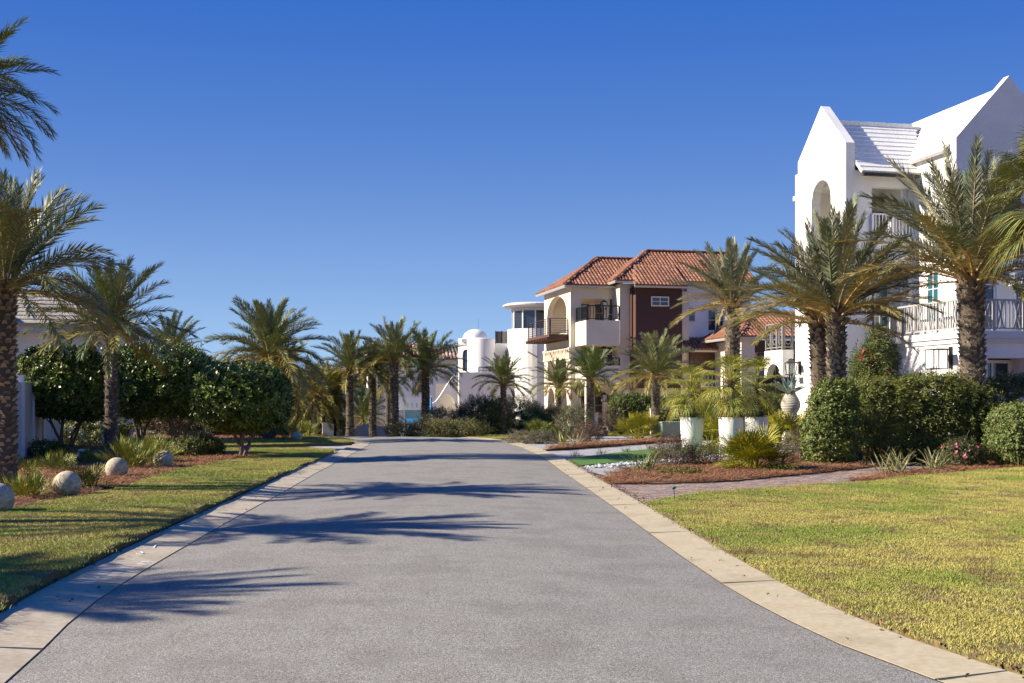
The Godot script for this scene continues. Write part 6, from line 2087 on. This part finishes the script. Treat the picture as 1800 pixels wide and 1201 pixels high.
func small_plants() -> void:
	var pc := Color(0.19, 0.205, 0.035)
	var pg := "low palmetto clumps in the rusty bed"
	fan_clump("saw_palmetto", "spiky palmetto clump at the base of the thick date palm", "palmetto", Vector3(-7.955, 0, -19.724), 46, "spiky", 0.36, 13, 2.0, 0.24, 0.15, pc, 0.0085, 1, pg)
	fan_clump("saw_palmetto", "palmetto clump with upright blades between two stone balls", "palmetto", Vector3(-7.801, 0, -21.902), 42, "spiky", 0.36, 13, 2.0, 0.24, 0.15, pc, 0.0085, 2, pg)
	fan_clump("saw_palmetto", "shaded palmetto clump under the pale stemmed clipped tree", "palmetto", Vector3(-10.356, 0, -27.252), 38, "spiky", 0.36, 13, 2.0, 0.24, 0.15, pc, 0.0085, 3, pg)
	fan_clump("saw_palmetto", "palmetto clump beside the white bent pipe", "palmetto", Vector3(-10.571, 0, -30), 34, "spiky", 0.36, 13, 2.0, 0.24, 0.15, pc, 0.0085, 4, pg)
	fan_clump("saw_palmetto", "tall palmetto clump right beside the slender date palm trunk", "palmetto", Vector3(-9.022, 0, -28.11), 56, "spiky_tall", 0.46, 13, 1.9, 0.45, 0.15, pc, 0.010, 5, pg)
	fan_clump("saw_palmetto", "wide palmetto clump behind the dark ringed stone ball", "palmetto", Vector3(-9.125, 0, -30.513), 54, "spiky_tall", 0.46, 13, 1.9, 0.45, 0.15, pc, 0.010, 6, pg)
	fan_clump("saw_palmetto", "tiny palmetto sprout in front of the panel fence post", "palmetto", Vector3(-10.083, 0, -24.621), 14, "spiky", 0.36, 13, 2.0, 0.24, 0.15, pc, 0.0085, 7, pg)
	fan_clump("saw_palmetto", "far palmetto clump beside the small stone ball on the golden lawn", "palmetto", Vector3(-9.303, 0, -49.583), 44, "spiky_tall", 0.46, 13, 1.9, 0.45, 0.15, pc, 0.010, 8, "far palmettos under the palms")
	fan_clump("saw_palmetto", "dark far palmetto clump past the small stone ball", "palmetto", Vector3(-8.975, 0, -52.5), 40, "spiky_tall", 0.46, 13, 1.9, 0.45, 0.15, pc, 0.010, 9, "far palmettos under the palms")
	fan_clump("saw_palmetto", "yellowish palmetto seen between the forked stems of the umbrella tree", "palmetto", Vector3(-10.823, 0, -50.282), 36, "spiky_tall", 0.46, 13, 1.9, 0.45, 0.15, pc, 0.010, 10, "far palmettos under the palms")
	blades("yucca", "pale green yucca with stiff radiating leaves behind the box shrubs", "yucca", Vector3(-11.04, 0, -42), 46, 1.15, 0.05, 0.35, Color(0.16, 0.18, 0.07), Color(0.22, 0.23, 0.11), 11, "", 0.2)
	blades("yucca", "dull green yucca beside the pale one under the canopy", "yucca", Vector3(-12.005, 0, -44.074), 40, 1.0, 0.05, 0.4, Color(0.10, 0.12, 0.04), Color(0.14, 0.15, 0.06), 12, "", 0.2)
	# fan palms on the other side
	var yl := Color(0.23, 0.225, 0.022)
	fan_clump("fan_palm_bush", "large yellow green fan palm bush spreading over the orange straw", "fan palm", Vector3(5.827, 0, -28.79), 84, "wide_fan", 0.70, 28, 3.4, 0.55, 0.5, yl, 0.015, 21, "", 0.15, 5)
	fan_clump("fan_palm_bush", "yellow green fan palm bush in front of the pale green utility box", "fan palm", Vector3(5.47, 0, -51.739), 60, "tall_fan", 0.58, 24, 3.0, 0.75, 0.35, yl, 0.016, 22, "", 0.2, 4)
	fan_clump("fan_palm_bush", "round green palmetto by the far gutter planting", "fan palm", Vector3(1.288, 0, -54.091), 34, "green_fan", 0.45, 20, 3.0, 0.55, 0.3, Color(0.15, 0.17, 0.03), 0.015, 23, "", 0.2, 4)
	fan_clump("fan_palm_bush", "grey green palmetto between the small palm trunks", "fan palm", Vector3(2.952, 0, -62), 34, "grey_fan", 0.6, 22, 3.0, 1.0, 0.3, Color(0.095, 0.12, 0.055), 0.016, 24, "", 0.25, 4)
	fan_clump("fan_palm_bush", "olive palmetto at the foot of the street arch palm", "fan palm", Vector3(1.943, 0, -60), 30, "grey_fan", 0.6, 22, 3.0, 1.0, 0.3, Color(0.095, 0.12, 0.055), 0.016, 25, "", 0.25, 4)
	fan_clump("fan_palm_bush", "low fan palm bush between the first and middle planters", "fan palm", Vector3(7.627, 0, -45.5), 30, "tall_fan", 0.58, 24, 3.0, 0.75, 0.35, yl, 0.016, 26, "", 0.2, 4)
	fan_clump("fan_palm_bush", "sunlit fan palm bush below the ribbed urn", "fan palm", Vector3(10.629, 0, -45), 34, "tall_fan", 0.58, 24, 3.0, 0.75, 0.35, yl, 0.016, 27, "", 0.25, 4)
	fan_clump("fan_palm_bush", "yellow fan palm bush just past the third planter", "fan palm", Vector3(10.251, 0, -46), 28, "tall_fan", 0.58, 24, 3.0, 0.75, 0.35, yl, 0.016, 28, "", 0.2, 4)
	fan_clump("fan_palm_bush", "small fan palm bush behind the third planter", "fan palm", Vector3(9.81, 0, -50), 22, "tall_fan", 0.58, 24, 3.0, 0.75, 0.35, yl, 0.016, 29, "", 0.2, 4)
	# striped lilies and grasses
	var cream := Color(0.42, 0.38, 0.2)
	var lg := "striped flax lilies along the drive"
	blades("flax_lily", "larger cream striped flax lily at the tip of the straw strip", "flax lily", Vector3(8.695, 0, -27.252), 80, 0.72, 0.026, 0.7, Color(0.13, 0.16, 0.05), cream, 31, lg, 0.28)
	blades("flax_lily", "smaller cream striped flax lily next to the pink flowering shrub", "flax lily", Vector3(9.906, 0, -28.11), 56, 0.66, 0.026, 0.7, Color(0.13, 0.16, 0.05), cream, 32, lg, 0.17)
	blades("flax_lily", "green striped lily clump at the gutter end of the orange bed", "flax lily", Vector3(3.079, 0, -28.11), 66, 0.68, 0.028, 0.6, Color(0.10, 0.135, 0.03), Color(0.22, 0.23, 0.08), 33, "", 0.2)
	blades("flax_lily", "small pale lily tuft between the twiggy shrubs and the fan palm", "flax lily", Vector3(4.995, 0, -31.593), 26, 0.42, 0.024, 0.6, Color(0.15, 0.16, 0.06), cream, 34, "", 0.08)
	blades("flax_lily", "bright yellow green lily at the far gravel edge", "flax lily", Vector3(1.887, 0, -43.537), 30, 0.75, 0.04, 0.5, Color(0.2, 0.21, 0.05), Color(0.35, 0.33, 0.13), 35, "", 0.1)
	blades("flax_lily", "straw coloured lily among the reddish far shrubs", "flax lily", Vector3(2.528, 0, -46.974), 26, 0.75, 0.035, 0.6, Color(0.22, 0.18, 0.08), Color(0.33, 0.28, 0.15), 36, "", 0.15)
	blades("grass_tuft", "thin grass tuft at the foot of the variegated bush", "grass", Vector3(12.4, 0, -30), 60, 0.5, 0.012, 0.7, Color(0.17, 0.17, 0.05), Color(0.24, 0.22, 0.09), 37, "", 0.4)
	# small dark tufts along the grey drive
	var names := ["tuft nearest the gutter on the grey drive edge", "second dark tuft along the grey drive edge", "third dark tuft on the grey drive edge below the palmetto", "largest dark tuft at the inner end of the green strip"]
	var spots := [Vector3(1.96, 0, -36.429), Vector3(2.821, 0, -37.979), Vector3(3.797, 0, -39.667), Vector3(4.88, 0, -42)]
	for i in 4:
		blades("mondo_tuft", "small " + names[i], "grass", spots[i], 40, 0.24, 0.012, 0.9, Color(0.03, 0.05, 0.015), Color(0.045, 0.07, 0.02), 41 + i, "dark tufts along the grey drive", 0.13)


func planters() -> void:
	var list := [
		["round white planter with a fan palm at the street end of the three", Vector3(6.546, 0, -43.5), 0.42, 1.1, 51],
		["middle round white planter with a fan palm behind the yellow bush", Vector3(7.7, 0, -42), 0.43, 1.12, 52],
		["round white planter with a fan palm closest to the ribbed urn", Vector3(8.907, 0, -43.5), 0.42, 1.12, 53],
	]
	for i in 3:
		var a: Array = list[i]
		var r: float = a[2]
		var h: float = a[3]
		var t := thing("white_planter", a[0].replace(" with a fan palm", " holding a fan palm"), "planter", a[1], 0.0, "white planters on the gravel")
		var st := begin(true)
		lathe(st, [Vector2(0.01, 0.0), Vector2(r * 0.80, 0.0), Vector2(r * 0.86, 0.03), Vector2(r * 0.97, h * 0.55), Vector2(r, h - 0.02), Vector2(r * 0.985, h), Vector2(r * 0.9, h), Vector2(r * 0.88, h - 0.1)], 40)
		part("pot", mesh_of(st), M["pot_plaster"], t)
		st = begin()
		lathe(st, [Vector2(r * 0.89, h - 0.1), Vector2(0.01, h - 0.06)], 24)
		part("soil", mesh_of(st), M["mulch"], t)
		foliage(t, [[Vector3(0, h + 0.0, 0), Vector3(r * 0.95, 0.13, r * 0.95), 2.0]], sprig(64, 10, 0.12, 0.06, 0.03), "leaf", 140.0, Color(0.06, 0.08, 0.02), Color(0.12, 0.12, 0.04), 280 + i, 0.1, 0.8)
		fan_palm(["potted fan palm in the planter nearest the green utility box", "potted fan palm in the middle planter with a leaning trunk", "potted fan palm in the planter beside the agave urn"][i], a[1] + Vector3(0, h - 0.12, 0), [1.15, 1.4, 1.3][i], 0.12, 40, 0.68, a[4], "potted_fan_palm", Color(0.27, 0.28, 0.05), "fan palms in white planters", "potted", 3.2, 24, 0.7, 1.25, 0.012)
	# ribbed urn with an agave
	var at := Vector3(10.967, 0, -47)
	var u := thing("ribbed_urn", "large pale ribbed urn beside the white tower corner", "urn", at)
	var prof := []
	for i in 49:
		var t := i / 48.0
		var r := 0.2 + 0.2 * sin(PI * clampf(t * 1.05, 0, 1)) * (1.0 - t * 0.22) + 0.012 * sin(t * 85.0)
		prof.append(Vector2(r, t * 0.86 + 1.16))
	prof.append(Vector2(0.16, 2.02))
	prof.append(Vector2(0.14, 1.92))
	var st := begin()
	lathe(st, prof, 36)
	part("bowl", mesh_of(st), M["pale_clay"], u)
	st = begin()
	box(st, Vector3(-0.28, 0, -0.28), Vector3(0.28, 1.15, 0.28))
	part("plinth", mesh_of(st), M["white_stucco"], u)
	blades("agave", "blue grey agave growing from the ribbed urn", "agave", at + Vector3(0, 1.93, 0), 30, 0.95, 0.2, 0.1, Color(0.29, 0.37, 0.34), Color(0.34, 0.42, 0.38), 61, "", 0.1)


func small_things() -> void:
	# stone balls along the bed
	var balls := [
		[Vector3(-7.369, 0, -17.081), 0.24, "weathered stone ball cut by the frame edge at the thick palm"],
		[Vector3(-7.511, 0, -20.169), 0.235, "weathered stone ball between two palmetto clumps"],
		[Vector3(-8.262, 0, -24.965), 0.235, "smooth stone ball at the foot of the slender date palm"],
		[Vector3(-8.337, 0, -28.56), 0.235, "dark ringed stone ball in the shade of the tall palmetto"],
		[Vector3(-8.684, 0, -48.243), 0.215, "small far stone ball on the golden lawn between palmettos"],
	]
	for i in balls.size():
		var r: float = balls[i][1]
		var st := begin(i != 3)
		var prof := []
		for k in 25:
			var a := -PI / 2 + PI * k / 24.0
			var ring := 0.006 * sin(k * 2.6) if i == 3 else 0.0
			prof.append(Vector2(maxf(0.001, cos(a) * (r + ring)), sin(a) * (r + ring)))
		lathe(st, prof, 36)
		var o := thing("stone_ball", balls[i][2], "stone ball", balls[i][0] + Vector3(0, r + 0.05, 0), 0.0, "stone balls along the bed")
		part("ball", mesh_of(st), M["old_concrete"], o, Transform3D(Basis(Vector3(1, 0.3, 0.2).normalized(), 0.4 + i), Vector3.ZERO))
	# bent white pipe
	var p := thing("bent_pipe", "bent white irrigation pipe under the pale stemmed tree", "pipe", Vector3(-11.686, 0, -32.162))
	var st := begin()
	tube(st, [Vector3(0, 0, 0), Vector3(0, 0.33, 0), Vector3(0.03, 0.37, 0), Vector3(0.3, 0.37, 0)], [0.035, 0.035, 0.035, 0.035], 8)
	part("pipe", mesh_of(st), M["white_paint"], p)
	# sprinkler marker
	var m := thing("sprinkler_marker", "little green capped stake at the corner of the sunlit lawn", "stake", Vector3(2.686, 0, -19.724))
	st = begin()
	tube(st, [Vector3(0, 0, 0), Vector3(-0.005, 0.15, 0), Vector3(-0.015, 0.26, 0)], [0.006, 0.006, 0.006], 6)
	part("rod", mesh_of(st), M["dark_metal"], m)
	st = begin()
	lathe(st, [Vector2(0.012, 0.24), Vector2(0.03, 0.25), Vector2(0.045, 0.275), Vector2(0.04, 0.285), Vector2(0.001, 0.29)], 12)
	part("cap", mesh_of(st), M["marker_green"], m, Transform3D(Basis.IDENTITY, Vector3(-0.015, 0, 0)))
	# white stake
	var w := thing("marker_stake", "thin white topped stake standing before the large fan palm", "stake", Vector3(5.072, 0, -29.024))
	st = begin()
	tube(st, [Vector3(0, 0, 0), Vector3(0, 0.42, 0)], [0.006, 0.006], 6)
	part("rod", mesh_of(st), M["dark_metal"], w)
	st = begin()
	box(st, Vector3(-0.028, 0.4, -0.012), Vector3(0.028, 0.64, 0.012))
	part("flag", mesh_of(st), M["white_paint"], w)
	# path lamp
	var l := thing("path_lamp", "grey mushroom path lamp beside the pink flowering shrub", "lamp", Vector3(12.047, 0, -30.776))
	st = begin()
	tube(st, [Vector3(0, 0, 0), Vector3(0, 0.42, 0)], [0.014, 0.014], 8)
	tube(st, [Vector3(0.07, 0, 0), Vector3(0.05, 0.2, 0)], [0.012, 0.012], 6)
	part("post", mesh_of(st), M["dark_metal"], l)
	st = begin(true)
	lathe(st, [Vector2(0.13, 0.40), Vector2(0.135, 0.42), Vector2(0.07, 0.47), Vector2(0.03, 0.49), Vector2(0.03, 0.52), Vector2(0.001, 0.53)], 18)
	part("hood", mesh_of(st), M["lamp_grey"], l)
	# utility boxes
	var b := thing("utility_box", "dark blue utility box half hidden at the foot of the upright shrub", "box", Vector3(9.153, 0, -31.875))
	st = begin()
	box(st, Vector3(-0.16, 0, -0.12), Vector3(0.16, 0.36, 0.12))
	box(st, Vector3(-0.14, 0.36, -0.1), Vector3(0.14, 0.42, 0.1))
	part("body", mesh_of(st), M["dark_box"], b)
	st = begin()
	box(st, Vector3(0.03, 0.02, 0.122), Vector3(0.1, 0.08, 0.13))
	part("tag", mesh_of(st), M["grey_paint"], b)
	var g := thing("transformer_box", "pale green utility cabinet between the palmetto and the first planter", "cabinet", Vector3(6.867, 0, -51.5), 0.15)
	st = begin()
	box(st, Vector3(-0.5, 0.05, -0.4), Vector3(0.5, 0.75, 0.4))
	part("body", mesh_of(st), M["utility_green"], g)
	st = begin()
	box(st, Vector3(-0.55, 0, -0.45), Vector3(0.55, 0.05, 0.45))
	part("pad", mesh_of(st), M["concrete_grey"], g)
	st = begin()
	box(st, Vector3(-0.53, 0.75, -0.43), Vector3(0.53, 0.81, 0.43))
	part("lid", mesh_of(st), M["utility_green"], g)
	var gp := thing("gate_post", "short white post beside the small dark trunked palm", "post", Vector3(4.102, 0, -59))
	st = begin()
	box(st, Vector3(-0.14, 0, -0.14), Vector3(0.14, 1.05, 0.14))
	part("shaft", mesh_of(st), M["white_stucco"], gp)
	st = begin()
	box(st, Vector3(-0.17, 1.05, -0.17), Vector3(0.17, 1.12, 0.17))
	part("cap", mesh_of(st), M["white_stucco"], gp)
	var gp2 := thing("gate_post", "white post peeping out behind the medium palm trunk", "post", Vector3(6.469, 0, -55))
	st = begin()
	box(st, Vector3(-0.1, 0, -0.1), Vector3(0.1, 1.3, 0.1))
	part("shaft", mesh_of(st), M["white_stucco"], gp2)
	st = begin()
	box(st, Vector3(-0.12, 1.3, -0.12), Vector3(0.12, 1.36, 0.12))
	part("cap", mesh_of(st), M["white_stucco"], gp2)
	# fallen leaves on the gutter edge
	var leaf := sprig(71, 1, 0.01, 0.06, 0.035)
	var spots := [Vector3(2.707, 0, -8.771), Vector3(2.773, 0, -8.44), Vector3(2.996, 0, -7.516)]
	var said := ["curled brown fallen leaf on the outer gutter edge by the lawn", "rust brown fallen leaf further along the gutter edge", "orange fallen leaf at the lawn corner close to the viewer"]
	for i in 3:
		var o := part("fallen_leaf", leaf, M["straw"].duplicate(), self, Transform3D(Basis.from_euler(Vector3(0.3, i * 1.3, 1.2)), spots[i] + Vector3(0, 0.05, 0)))
		o.material_override.albedo_color = lin(0.3, 0.13, 0.05)
		tag(o, said[i], "leaf", "fallen leaves")
